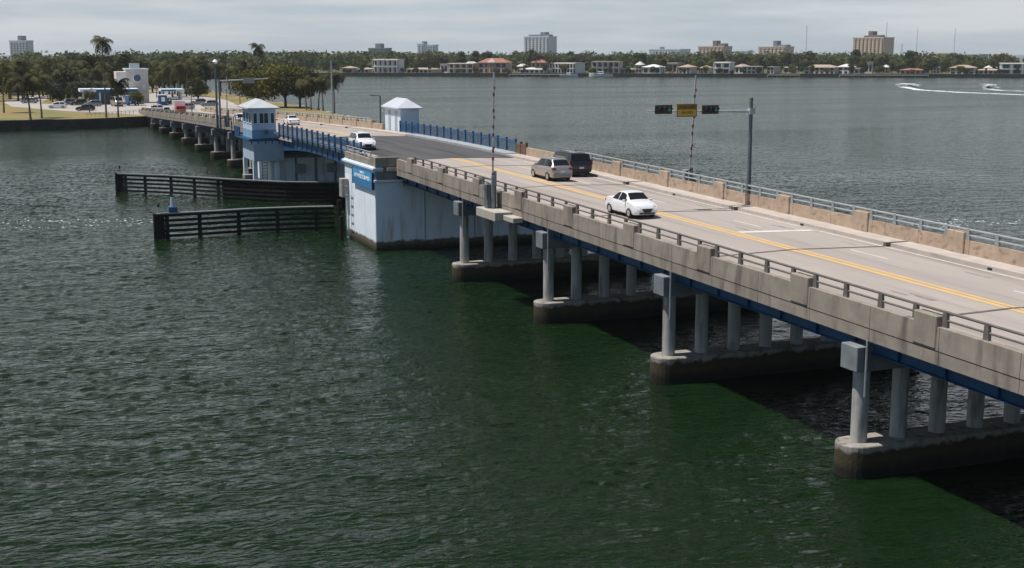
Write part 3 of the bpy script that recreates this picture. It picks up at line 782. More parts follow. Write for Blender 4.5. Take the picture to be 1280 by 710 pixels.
# ------------------------------------------------------------ signs with writing
def text_mesh(name, s, size, m, parent, loc, rot, extr=.01, align="CENTER", sx=1.0):
    cu = bpy.data.curves.new(name, "FONT"); cu.body = s; cu.size = size; cu.extrude = extr; cu.align_x = align; cu.align_y = "CENTER"
    tmp = bpy.data.objects.new("tmp", cu); col.objects.link(tmp)
    dg = bpy.context.evaluated_depsgraph_get(); me = bpy.data.meshes.new_from_object(tmp.evaluated_get(dg))
    bpy.data.objects.remove(tmp)
    M = Matrix.Translation(Vector(loc) - WPOS[parent.name]) @ rot.to_matrix().to_4x4() @ Matrix.Diagonal((sx, 1, 1, 1))
    me.transform(M); me.materials.clear(); me.materials.append(m)
    o = bpy.data.objects.new(name, me); col.objects.link(o); o.parent = parent
    return o
from mathutils import Euler
FACE_NX = Euler((PI / 2, 0, -PI / 2))     # text that reads on a wall facing -X
FACE_NY = Euler((PI / 2, 0, 0))           # text that reads on a wall facing -Y
t = thing("bridge_sign", (29.2, 111.3, 4.5), "blue sign with white lettering hung on the white end wall of the bascule pier", "sign")
q = MB(); q.box(28.98, 29.12, 107.95, 114.6, 5.25, 6.66)
pn = q.build("sign_panel", BLUES, t)
q = MB(); q.box(28.965, 28.978, 108.05, 114.5, 5.85, 6.6); q.build("upper_band", BLUEL, t)
q = MB(); q.box(28.94, 29.13, 107.86, 107.94, 5.22, 6.7); q.box(28.94, 29.13, 114.61, 114.69, 5.22, 6.7); q.build("frame", mat("navy_frame", (.02, .06, .14), .5), t)
text_mesh("lettering", "TOWN OF", .34, WHITES, t, (28.955, 111.3, 6.42), FACE_NX)
text_mesh("lettering", "BAY HARBOR ISLANDS", .50, WHITES, t, (28.955, 111.3, 6.05), FACE_NX)
# ladder and box on the pier's left end
t = thing("pier_ladder", (28.9, 116.6, 0), "steel ladder climbing the white bascule pier to a grey box", "ladder")
for y in (115.5, 116.35): q = MB(); q.box(28.72, 28.8, y - .04, y + .04, -.6, 5.0); q.build("ladder_rail", STEEL, t)
for z_ in frange(.1, 4.8, .8): q = MB(); q.box(28.73, 28.79, 115.54, 116.31, z_ - .04, z_ + .04); q.build("rung", STEEL, t)
q = MB(); q.box(28.5, 29.15, 116.9, 117.9, 3.7, 5.4); q.build("equipment_box", noisy("weathered_box", (.36, .33, .30), (.25, .23, .21), 2, bump=0), t, bevel=.04)
tag(MB().tube([(28.4, 117.6, -2), (28.4, 117.6, 3.4)], .2, 10).build("mooring_pile", TIMB, smooth=True), "taller dark timber pile at the foot of the pier ladder", "pile")
tag(MB().tube([(28.3, 116.5, -2), (28.3, 116.5, 2.0)], .2, 10).build("mooring_pile", TIMB, smooth=True), "shorter dark timber pile at the foot of the pier ladder", "pile")

# ------------------------------------------------------------ timber fenders
def fender(pts, top, label, dense_from=None):
    t = thing("timber_fender", (pts[0][0], pts[0][1], 0), label, "fender")
    P = [Vector((x, y, 0)) for x, y in pts]
    seglen = [(b - a).length for a, b in zip(P, P[1:])]; tot = sum(seglen)
    def at(sv):
        for a, b, l in zip(P, P[1:], seglen):
            if sv <= l: return a + (b - a) * (sv / l), (b - a).normalized()
            sv -= l
        return P[-1], (P[-1] - P[-2]).normalized()
    w_ = MB()
    for z_ in ([0.25, 0.72, 1.19, 1.66] if top < 3 else []):
        for a, b in zip(P, P[1:]): w_.bar((a.x, a.y - .2, z_), (b.x, b.y - .2, z_), .14, .24)
    w_.build("waler", TIMB, t)
    c = MB()
    for a, b in zip(P, P[1:]): c.bar((a.x, a.y, top), (b.x, b.y, top), .75, .10)
    c.build("top_plank", TIMBTOP, t)
    c = MB()
    for a, b in zip(P, P[1:]): c.bar((a.x, a.y - .3, top - .16), (b.x, b.y - .3, top - .16), .16, .22)
    c.build("waler", TIMB, t)
    sv = .3; k = 0
    while sv < tot:
        p, d = at(sv); q = MB(); cl = [(0, 0)] if k else [(-.35, -.1), (.3, -.12), (0, .2), (.7, -.1)]
        for dx, dy in cl: q.tube([(p.x + dx, p.y + dy, -2.5), (p.x + dx, p.y + dy, top - .06 if dy > -.05 else top + .05)], [.22, .18], 10)
        q.build("pile", TIMB, t, smooth=True); sv += 3.7; k += 1
    if dense_from is not None:
        q = MB(); sv = dense_from
        while sv < tot:
            p, d = at(sv); q.box(p.x - .17, p.x + .17, p.y + .12, p.y + .32, -1, top - .08); sv += .345
        q.build("sheet_planks", TIMB, t)
    return t
fender([(12.3, 121.9), (17.2, 122.3), (21.4, 122.9), (25.9, 122.6), (28.9, 122.0)], 2.3, "shorter black timber fender in front, ending at the pier ladder")
fender([(12.4, 165.4), (18.2, 160.3), (24.6, 152.6), (29.5, 147.6), (36.2, 144.2), (46, 143)], 2.3, "longer black timber fender behind, running under the control tower", dense_from=16)
# navigation lights on the fenders
def nav_light(x, y, z0, label, big=False):
    t = thing("navigation_light", (x, y, z0), label, "light")
    s = 1.0
    if big:
        q = MB(); q.obox((x, y, z0 + .3), .8, .7, .5); q.build("base", BLUE, t, bevel=.04)
        q = MB(); q.tube([(x, y, z0 + .55), (x, y, z0 + 1.35)], [.25, .18], 10); q.build("lantern", GALV, t, smooth=True)
        q = MB(); q.tube([(x, y, z0 + 1.35), (x, y, z0 + 1.7)], .06, 6); q.build("mast", BLUE, t)
    else:
        q = MB(); q.tube([(x, y, z0), (x, y, z0 + .6)], .04, 6); q.build("mast", STEEL, t)
        q = MB(); q.tube([(x, y, z0 + .6), (x, y, z0 + .9)], [.13, .1], 8); q.build("lantern", BLACK, t, smooth=True)
nav_light(12.6, 121.9, 2.35, "small dark lamp on the tip of the front timber fender")
nav_light(13.9, 122.2, 2.35, "blue and grey navigation lantern standing near the tip of the front fender", True)
nav_light(12.7, 165.1, 2.35, "small dark lamp on the tip of the rear timber fender")

# ------------------------------------------------------------ barrier gates, poles, signals
def gate(x, y, zb, top, lean, label, near):
    t = thing("barrier_gate", (x, y, zb), label, "barrier gate", "raised red and white barrier gates")
    q = MB()
    if near:
        q.box(x - .35, x + .30, y - .45, y + .25, zb, zb + 1.55); q.box(x - .38, x + .33, y - .48, y + .28, zb + 1.56, zb + 1.62)
        q.build("housing", DKPOLE, t, bevel=.03)
    else:
        q.box(x - .2, x + .25, y - .3, y + .3, zb, zb + 2.3); q.build("housing", STEEL, t, bevel=.03)
    q = MB(); q.box(x - .1, x + .12, y - .62, y - .46, zb, zb + 2.2); q.box(x + .1, x + .3, y - .5, y - .3, zb + 1.5, zb + 2.5)
    q.build("pivot", STEEL, t, bevel=.02)
    q = MB(); s_ = -1 if near else 1
    q.bar((x, y - .3, zb + 1.9), (x + s_ * 1.0, y - .3, zb + 2.1), .06, .06); q.bar((x, y - .3, zb + 1.5), (x + s_ * .9, y - .3, zb + 2.05), .05, .05)
    q.box(x + s_ * .5 - .1, x + s_ * .5 + .1, y - .5, y - .2, zb + 1.2, zb + 1.6)
    q.build("counterweight_arm", STEEL, t)
    a = Vector((x, y - .5, zb + 1.6)); b = Vector((x + lean, y - .5, top)); n = 14
    q = MB(); q.bar(a, b, .075, .11); arm = q.build("boom", GALV, t)
    q = MB()
    for k in range(n):
        if k in (1, 3, 4, 6, 7, 9, 11): q.bar(a + (b - a) * (k / n), a + (b - a) * ((k + .42) / n), .09, .125)
    q.build("red_stripe", REDP, arm)
    for k in (.33, .6, .86): q = MB(); c = a + (b - a) * k; q.obox((c.x, c.y - .13, c.z), .1, .12, .16); q.build("warning_lamp", REDL, arm)
gate(30.45, 82.7, 6.45, 15.55, .12, "raised striped barrier gate on the near parapet, left of the silver estate car", True)
mb = MB(); mb.box(29.75, 30.98, 79.9, 83.6, 5.82, 6.42); mb.build("gate_platform", CONC_PALE, bridge, bevel=.03)
mb = MB(); mb.box(30.3, 31.0, 78.0, 79.8, 5.9, 6.25); mb.build("gate_platform", CONC_PALE, bridge, bevel=.03)
gate(46.75, 85.0, 6.0, 15.2, .35, "raised striped barrier gate on the far parapet behind the yellow sign", False)
mb = MB(); mb.box(46.5, 47.6, 82.6, 86.0, 5.5, 5.98); mb.build("gate_platform", CONC_PALE, bridge, bevel=.03)

def signal_head(parent, cx, y, z, wide=1.12):
    q = MB(); q.box(cx - wide / 2 - .07, cx + wide / 2 + .07, y + .05, y + .075, z - .29, z + .29)
    h = q.build("signal_head", mat("yellow_edged_backplate", (.07, .05, .015), .6), parent)
    q = MB(); q.box(cx - wide / 2, cx + wide / 2, y - .08, y + .045, z - .21, z + .21); q.build("housing", BLACK, h, bevel=.02)
    for k, m_ in enumerate((SIGRED, SIGYEL, SIGGRN)):
        c = cx + (k - 1) * wide / 3.2
        q = MB(); q.tube([(c, y - .082, z), (c, y - .10, z)], .125, 14); q.build("lens", m_, h)
        q = MB(); n = 8; vs = []
        for dy in (-.08, -.32):
            vs += [(c + .15 * math.cos(PI * j / n), y + dy, z + .02 + .15 * math.sin(PI * j / n)) for j in range(n + 1)]
        q.add(vs, [(j, j + 1, n + 2 + j, n + 1 + j) for j in range(n)]); o = q.build("visor", BLACK, h)
        sm = o.modifiers.new("solid", "SOLIDIFY"); sm.thickness = .012
def plane_y(px, py, Y):
    d = ray(px, py); s_ = Y / d.y; return Vector((d.x * s_, Y, CAM_H + d.z * s_))
def signal_mast():
    Y = 76.3
    x = plane_y(935.5, 240, Y).x; top = plane_y(937, 122, Y).z; az = plane_y(937, 139, Y).z
    t = thing("signal_mast", (x, Y, 5.9), "grey signal mast reaching over the road with two traffic lights and a yellow sign", "traffic signal")
    q = MB(); q.tube([(x, Y, 5.0), (x, Y, top)], [.17, .12], 14); q.box(x - .3, x + .3, Y - .3, Y + .3, 5.6, 6.0); q.build("pole", DKPOLE, t, smooth=True)
    xe = plane_y(808, 136, Y).x
    q = MB(); q.tube([(x - .1, Y, az), (xe, Y, az + .12)], [.10, .05], 10); q.box(x - .2, x + .2, Y - .2, Y + .2, az - .2, az + .2)
    q.build("mast_arm", GALV, t, smooth=True)
    for px in (830, 888.5): signal_head(t, plane_y(px, 137, Y - .2).x, Y - .2, plane_y(px, 137, Y - .2).z, 1.12)
    c = plane_y(858.5, 138, Y - .2); q = MB(); w_, h_ = 1.50, .84
    q.box(c.x - w_ / 2, c.x + w_ / 2, c.y - .03, c.y + .0, c.z - h_ / 2, c.z + h_ / 2)
    s_ = q.build("yellow_sign", YSIGN, t)
    q = MB(); q.box(c.x - w_ / 2 + .07, c.x + w_ / 2 - .07, c.y - .04, c.y - .032, c.z - h_ / 2 + .08, c.z + .05); q.build("lower_panel", YSIGN2, s_)
    WPOS[s_.name] = WPOS[t.name]
    text_mesh("lettering", "STOP HERE", .25, BROWNT, s_, (c.x, c.y - .045, c.z + .2), FACE_NY, .008)
    text_mesh("lettering", "ON RED", .24, BROWNT, s_, (c.x, c.y - .05, c.z - .15), FACE_NY, .008)
signal_mast()
def pole(name, x, y, z0, z1, r, m, label, cat, head=None, group=None):
    t = thing(name, (x, y, z0), label, cat, group)
    q = MB(); q.tube([(x, y, z0 - .3), (x, y, z1)], [r, r * .7], 10); q.box(x - .2, x + .2, y - .2, y + .2, z0 - .1, z0 + .15)
    q.build("pole", m, t, smooth=True)
    if head: head(t, x, y, z1)
    return t
def hd_arm(t, x, y, z):
    q = MB(); q.bar((x, y, z - .05), (x - 1.0, y, z + .05), .1, .1); q.build("bracket", DKPOLE, t)
    q = MB(); q.obox((x - 1.0, y, z + .04), .7, .35, .16); q.build("lamp_head", DKPOLE, t, bevel=.03)
p0 = plane_y(474, 160, 164.5)
pole("lamp_post", 46.75, 169.2, 6.4, 11.2, .13, DKPOLE, "dark lamp post with short arm beside the white machinery house", "lamp post", hd_arm)
def hd_ball(t, x, y, z):
    q = MB(); q.tube([(x, y, z), (x, y, z + .35), (x, y, z + .7)], [.2, .42, .15], 10); q.build("lamp_head", WHITES, t, smooth=True)
pole("lamp_post", 30.6, 204.7, 5.6, 15.1, .2, DKPOLE, "tall grey lamp post with pale globe rising from the left approach", "lamp post", hd_ball)
# left approach barrier and overhead signal seen from behind
gate(30.4, 194.2, 6.1, 13.4, .1, "raised barrier gate behind the control tower, right of the globe lamp post", True)
def signal_back():
    Y = 201.0; x = 31.0; z = plane_y(275, 101, Y).z
    t = thing("signal_mast", (x, Y, 5.8), "overhead signal arm on the left approach seen from behind with a grey sign", "traffic signal")
    q = MB(); q.tube([(x - .5, Y, 5.5), (x - .5, Y, z + .3)], [.16, .12], 10); q.build("pole", DKPOLE, t, smooth=True)
    xe = plane_y(335, 99, Y).x
    q = MB(); q.tube([(x - .6, Y, z), (xe, Y, z + .3)], [.1, .06], 8); q.build("mast_arm", GALV, t, smooth=True)
    c = plane_y(311, 100.5, Y - .15); q = MB(); q.box(c.x - .85, c.x + .85, c.y - .04, c.y, c.z - .42, c.z + .42); q.build("sign_back", STEEL, t)
signal_back()
pole("utility_pole", 72.2, 303.5, 2.0, 15.0, .22, GALV, "tall pale pole by the palm at the right end of the island", "pole")
def hd_small(t, x, y, z):
    q = MB(); q.obox((x, y, z), .5, .5, .5); q.build("lamp_head", STEEL, t)
for px, py, hh, lb in ((240, 142, 6.5, "thin grey pole left of the red and white truck on the approach"), (300, 128, 8, "thin dark pole behind the control tower roof")):
    g = at_z(px, py, 2.3); pole("street_pole", g.x, g.y, 2.1, 2.1 + hh, .12, DKPOLE, lb, "pole", hd_small)

# ------------------------------------------------------------ vehicles
def build_car(name, label, L, W, H, paint, kind, loc, rzz, group=None, cat="car"):
    t = thing(name, (0, 0, 0), label, cat, group)
    hw = W / 2
    if kind == "sedan":
        rows = [(0, .42, .62, .60, .80, .76), (.05, .30, .84, .80, .86, .84), (.25, .22, 1.00, .95, .93, .88), (.75, .20, 1.06, .98, .99, .86), (.98, .20, 1.09, .98, 1, .80),
                (1.65, .20, 1.44, .96, 1, .66), (2.1, .20, 1.49, .95, 1, .66), (2.75, .20, 1.45, .94, 1, .68), (3.42, .20, 1.03, .95, 1, .84), (3.9, .20, .95, .88, .98, .84), (4.25, .22, .83, .76, .92, .78), (4.45, .26, .66, .62, .82, .72), (4.5, .34, .52, .50, .74, .66)]
        cab = (.98, 1.65, 2.75, 3.42)
    elif kind == "suv":
        rows = [(0, .42, .80, .76, .86, .82), (.06, .30, 1.02, .98, .92, .88), (.16, .26, 1.14, 1.06, .96, .82), (.62, .25, 1.60, 1.08, 1, .72), (1.0, .25, 1.66, 1.07, 1, .72), (2.9, .25, 1.62, 1.04, 1, .72),
                (3.55, .25, 1.12, 1.03, 1, .84), (4.1, .25, 1.04, .97, .98, .86), (4.5, .28, .92, .86, .93, .80), (4.72, .32, .74, .70, .84, .76), (4.8, .40, .58, .56, .76, .70)]
        cab = (.16, .62, 2.9, 3.55)
    elif kind == "big":
        rows = [(0, .50, .90, .85, .92, .90), (.05, .40, 1.15, 1.10, .96, .94), (.10, .36, 1.25, 1.18, .98, .90), (.32, .36, 1.84, 1.20, 1, .82), (.7, .36, 1.90, 1.20, 1, .82), (3.5, .36, 1.88, 1.18, 1, .82),
                (4.15, .36, 1.26, 1.18, 1, .90), (4.9, .36, 1.18, 1.10, .98, .90), (5.1, .38, 1.02, .98, .95, .9), (5.2, .45, .8, .78, .90, .86)]
        cab = (.10, .32, 3.5, 4.15)
    elif kind == "van":
        rows = [(0, .4, 1.0, .95, .95, .93), (.05, .35, 1.3, 1.2, .98, .94), (.12, .3, 1.9, 1.25, 1, .9), (.5, .3, 2.1, 1.25, 1, .88), (3.9, .3, 2.05, 1.25, 1, .88), (4.6, .3, 1.25, 1.15, .98, .9), (4.95, .32, 1.0, .95, .92, .85), (5.05, .4, .7, .68, .85, .8)]
        cab = (.12, .5, 3.9, 4.6)
    Ls = rows[-1][0]; sy = L / Ls; Hs = max(r[2] for r in rows); sz = H / (Hs + .02)
    ry = np.array([r[0] for r in rows]); RT = np.array([r[1:] for r in rows])
    def row(y):
        zb, zt, zs, fw_, ft = [float(np.interp(y, ry, RT[:, k])) for k in range(5)]
        return zb * sz, zt * sz, zs * sz, fw_ * hw, ft * hw
    def Yw(y): return (y - Ls / 2) * sy
    def half(y):
        zb, zt, zs, w_, wt = row(y)
        mid = (zb + zs) / 2
        return [(0, zb), (w_ * .86, zb), (w_ * .96, zb + .07), (w_ * .995, mid - .05), (w_, mid + .12 * (zs - zb)), (w_ * .965, zs), (wt * .985, zt - .055), (wt * .90, zt - .008), (wt * .45, zt + .012), (0, zt + .018)]
    q = MB(); ysx = sorted(set(list(ry) + frange(0, Ls, Ls / 26))); rings = []
    for y in ysx:
        h = half(y); ring = [(x, Yw(y), z_) for x, z_ in h] + [(-x, Yw(y), z_) for x, z_ in h[-2:0:-1]]
        rings.append(ring)
    n = len(rings[0]); vs = [p for r in rings for p in r]; fs = []
    for i in range(len(rings) - 1):
        for k in range(n): fs.append((i * n + k, i * n + (k + 1) % n, (i + 1) * n + (k + 1) % n, (i + 1) * n + k))
    fs += [tuple(range(n)), tuple(reversed(range((len(rings) - 1) * n, len(rings) * n)))]
    fs = [tuple(reversed(f)) for f in fs]
    q.add(vs, fs); body = q.build("body", paint, t, smooth=True, local=True, sharp=32)
    # glass strips laid on the cabin
    def strip(ya, yb, nu, nv, fn, name):
        g = MB(); vs = []
        for i in range(nu + 1):
            for j in range(nv + 1): vs.append(fn(ya + (yb - ya) * i / nu, j / nv))
        g.add(vs, [(i * (nv + 1) + j, i * (nv + 1) + j + 1, (i + 1) * (nv + 1) + j + 1, (i + 1) * (nv + 1) + j) for i in range(nu) for j in range(nv)])
        return g.build(name, GLASS, t, smooth=True, local=True)
    def topz(y, x):
        zb, zt, zs, w_, wt = row(y); u = abs(x) / wt
        return float(np.interp(u, [0, .45, .9, .985], [zt + .018, zt + .012, zt - .008, zt - .055]))
    c0, c1, c2, c3 = cab
    def wind(y, v):
        wt = row(y)[4] * .90; x = (v * 2 - 1) * wt; return (x, Yw(y) + .008, topz(y, x) + .012)
    strip(c2 + .07, c3 - .05, 4, 6, wind, "windscreen")
    def rear(y, v):
        wt = row(y)[4] * .88; x = (v * 2 - 1) * wt; return (x, Yw(y) - .012, topz(y, x) + .012)
    strip(c0 + .06 * (c1 - c0), c1 - .1 * (c1 - c0), 4, 6, rear, "rear_window")
    for s_ in (-1, 1):
        def side(y, v):
            zb, zt, zs, w_, wt = row(y); lo = (w_ * .965, zs + .02); hi = (wt * .985, zt - .075)
            if hi[1] < lo[1] + .02: hi = (lo[0] - .005, lo[1] + .02)
            x = lo[0] + (hi[0] - lo[0]) * v; z_ = lo[1] + (hi[1] - lo[1]) * v
            return (s_ * (x + .012), Yw(y), z_ + .004)
        m_ = (c1 + c2) / 2 - .1
        a_ = c1 - (c1 - c0) * .55 if kind != "sedan" else c1 - (c1 - c0) * .5
        strip(a_, m_ - .05, 5, 2, side, "side_window"); strip(m_ + .05, c2 + (c3 - c2) * .72, 5, 2, side, "side_window")
        if kind in ("big",): pass
        # mirror
        yy = c2 + (c3 - c2) * .55; zb, zt, zs, w_, wt = row(yy)
        q = MB(); q.obox((s_ * (w_ + .07), Yw(yy), zs + .05), .2, .12, .14); q.build("mirror", paint, t, bevel=.03, local=True)
    # wheels
    wr = {"sedan": .31, "suv": .35, "big": .40, "van": .36}[kind]
    wy = (Yw(Ls * .19), Yw(Ls * .805))
    for s_ in (-1, 1):
        for y in wy:
            a = MB(); n2 = 18
            yl = (y / sy + Ls / 2); wx = row(yl)[3] * .995
            vs = [(s_ * (wx - .15), y, wr)] + [(s_ * (wx + .008), y + (wr + .065) * math.cos(2 * PI * k / n2), max(wr + (wr + .065) * math.sin(2 * PI * k / n2), row(yl)[0])) for k in range(n2)]
            a.add(vs, [(0, 1 + k, 1 + (k + 1) % n2) for k in range(n2)]); a.build("wheel_arch", BLACK, t, local=True)
            q = MB(); q.tube([(s_ * (wx - .20), y, wr), (s_ * (wx - .17), y, wr), (s_ * (wx - .01), y, wr), (s_ * (wx + .018), y, wr)], [wr * .94, wr, wr, wr * .93], 22)
            tyre = q.build("wheel", TYRE, t, smooth=True, local=True)
            q = MB(); q.tube([(s_ * (wx + .014), y, wr), (s_ * (wx + .026), y, wr)], [wr * .66, wr * .60], 16)
            rim = q.build("rim", CHROME, tyre, local=True)
    # lights and ends
    yf, yr = L / 2, -L / 2
    zf = row(Ls * .955)[1] * .80
    for s_ in (-1, 1):
        yl = Ls * .955; zb, zt, zs, w_, wt = row(yl)
        q = MB(); q.add([(s_ * w_ * .55, Yw(Ls * .992), zs * .84), (s_ * w_ * .97, Yw(Ls * .955), zs * .86), (s_ * (w_ * 1.03), Yw(Ls * .90), zs * 1.02), (s_ * w_ * .85, Yw(Ls * .955), zs * 1.03), (s_ * w_ * .55, Yw(Ls * .982), zs * .97)], [(0, 1, 2, 3, 4)])
        o = q.build("headlight", LAMP, t, local=True); sm = o.modifiers.new("s", "SOLIDIFY"); sm.thickness = .05; sm.offset = 0
        zb, zt, zs, w_, wt = row(.12)
        if kind == "big" or kind == "van": q = MB().box(s_ * w_ * .99 - .06, s_ * w_ * .99 + .03, yr + .0, yr + .22, zs * .80, zs * 1.18)
        else: q = MB().box(min(s_ * w_ * .62, s_ * (w_ * 1.0)), max(s_ * w_ * .62, s_ * (w_ * 1.0)), yr - .005, yr + .25, zs * .84, zs * .99)
        q.build("tail_light", REDL, t, local=True, bevel=.02)
    zb, zt, zs, w_, wt = row(Ls * .985)
    q = MB(); q.add([(-w_ * .52, yf + .012, zs * .95), (w_ * .52, yf + .012, zs * .95), (w_ * .30, yf + .022, zs * .62), (-w_ * .30, yf + .022, zs * .62)], [(0, 3, 2, 1)])
    o = q.build("grille", BLACK, t, local=True); sm = o.modifiers.new("s", "SOLIDIFY"); sm.thickness = .10; sm.offset = 0
    q = MB(); q.box(-w_ * .72, w_ * .72, yf - .14, yf + .02, zb + .02, zb + .12); q.build("lower_intake", BLACK, t, local=True)
    q = MB(); q.box(-w_ * .9, w_ * .9, yf - .32, yf - .02, zb - .02, zb + .14); q.build("front_bumper", paint, t, local=True, bevel=.05)
    q = MB(); q.box(-hw * .86, hw * .86, yr - .05, yr + .2, .36 * sz, .62 * sz); q.build("rear_bumper", paint if kind == "sedan" else (PGREY if kind == "suv" else BLACK), t, local=True, bevel=.05)
    q = MB(); q.box(-.2, .2, yr - .065, yr - .045, .66 * sz, .80 * sz); q.build("number_plate", mat("plate_white", (.6, .62, .6), .5), t, local=True)
    q = MB(); q.box(-hw * .8, hw * .8, yr + .3, yf - .3, .16, .34); q.build("underbody", BLACK, t, local=True)
    if kind in ("suv", "big"):
        for s_ in (-1, 1):
            zz = row(1.5)[1] + .05; x_ = s_ * row(1.5)[4] * .86
            q = MB(); q.bar((x_, Yw(.9), zz + .02), (x_, Yw(2.9), zz + .01), .04, .05); q.build("roof_rail", BLACK if kind == "big" else CHROME, t, local=True)
    t.location = loc; t.rotation_euler = (0, 0, rzz)
    return t
def on_road(x, y): return (x, y, rz(y) - .025 * abs(x - XC) + .005)
build_car("sedan", "white sedan driving towards us beside the yellow line on the near lanes", 4.5, 1.74, 1.56, PWHITE, "sedan", on_road(36.9, 74.2), PI)
build_car("suv", "silver estate suv driving away next to the black suv", 4.8, 1.86, 1.76, PSILV, "suv", on_road(40.4, 95.7), 0)
build_car("suv", "large black suv driving away in the far lane beside the silver one", 5.2, 2.0, 1.92, PBLK, "big", on_road(43.5, 99.2), 0)
wsuv = build_car("suv", "white suv with dark grille driving off the grey steel grating", 4.8, 1.9, 1.76, PWHITE, "suv", on_road(34.0, 130.2), PI)
build_car("sedan", "white car driving away on the left approach, right of the control tower roof", 4.6, 1.8, 1.48, PWHITE, "sedan", on_road(40.6, 197.5), 0)
def dupcar(src, label, loc, rzz, group=None, paint=None):
    c = copy_tree(src); c.location = loc; c.rotation_euler = (0, 0, rzz); c["label"] = label
    if group: c["group"] = group
    if paint:
        for ch in c.children:
            if ch.name.split(".")[0] in ("body", "front_bumper", "rear_bumper", "mirror"):
                ch.data = ch.data.copy(); ch.data.materials[0] = paint
    return c
dupcar(wsuv, "white suv half hidden behind the control tower on the left approach", on_road(34.2, 204.5), PI)
dupcar(wsuv, "silver car low on the approach at the island end of the bridge", on_road(34.6, 308), PI, paint=PSILV)
GL = "cars around the island plaza"
lot = [(37, 129, 1.2, PGREY, "dark grey car on the curved island road between two palm trunks"), (72, 135.2, 1.35, PWHITE, "white suv on the curved island road right of the palms"),
       (84, 131, 1.9, PGREY, "grey car close behind the white suv by the round bush"), (107, 138.6, 1.4, PBLK, "black car nearest the grass edge of the island road"),
       (116, 133, 1.7, PGREY, "grey car left of the big pale van by the blue canopy"), (248, 131, 1.5, PGREY, "grey car in the shade of the round tree behind the truck"),
       (23, 119, 1.3, PWHITE, "white car on the far bend of the island road"), (34, 106, 1.5, PBLK, "dark car on the upper island road"), (216, 131, 1.6, PBLK, "black car right of the blue booth"),
       (206, 130, 1.4, PGREY, "grey car under the edge of the toll canopy"), (193, 139.5, 1.5, PWHITE, "white car just above the bridge abutment"), (262, 133, 1.5, PGREY, "grey car right of the round tree"), (98, 131.5, 1.8, PBLK, "black car left of the blue canopy post"),
       (232, 137, 1.5, PSILV, "silver car behind the approach parapet left of the red truck")]
for px, py, an, pt, lb in lot:
    g = at_z(px, py, LZ + .05); dupcar(wsuv, lb, (g.x, g.y, LZ + .05), an, GL, pt)
van = build_car("van", "large silver van parked in front of the blue canopy", 6.6, 2.2, 2.7, PSILV, "van", (29.6, 382, LZ + .05), PI + .15, cat="van")
def truck(label, loc, rzz, cabm, boxm, bl, bh):
    t = thing("truck", (0, 0, 0), label, "truck")
    q = MB(); q.box(-1.05, 1.05, .9, 2.9, .6, 2.2); q.box(-1.0, 1.0, 2.9, 3.7, .6, 1.45); q.build("cab", cabm, t, local=True, bevel=.12, seg=2)
    q = MB(); q.box(-.9, .9, 2.89, 2.95, 1.5, 2.1); q.build("windscreen", GLASS, t, local=True)
    q = MB(); q.box(-1.15, 1.15, -bl, .8, .95, .95 + bh); q.build("cargo_box", boxm, t, local=True, bevel=.05)
    q = MB(); q.box(-.8, .8, 3.66, 3.74, .75, 1.3); q.build("grille", BLACK, t, local=True)
    for s_ in (-1, 1):
        for y in (-bl * .7, 2.7):
            q = MB(); q.tube([(s_ * .85, y, .48), (s_ * 1.12, y, .48)], .48, 16); q.build("wheel", TYRE, t, local=True)
        q = MB(); q.box(s_ * .82 - .12, s_ * .82 + .12, 3.68, 3.76, .9, 1.15); q.build("headlight", LAMP, t, local=True)
    t.location = loc; t.rotation_euler = (0, 0, rzz)
truck("red cab truck with white load coming onto the bridge approach", on_road(35.6, 292), PI, PRED, PWHITE, 3.6, 2.3)
g = at_z(160, 132, LZ); truck("blue cab truck beside the town building canopy", (g.x, g.y, LZ + .05), PI + .35, PBLUE, PWHITE, 3.2, 1.9)

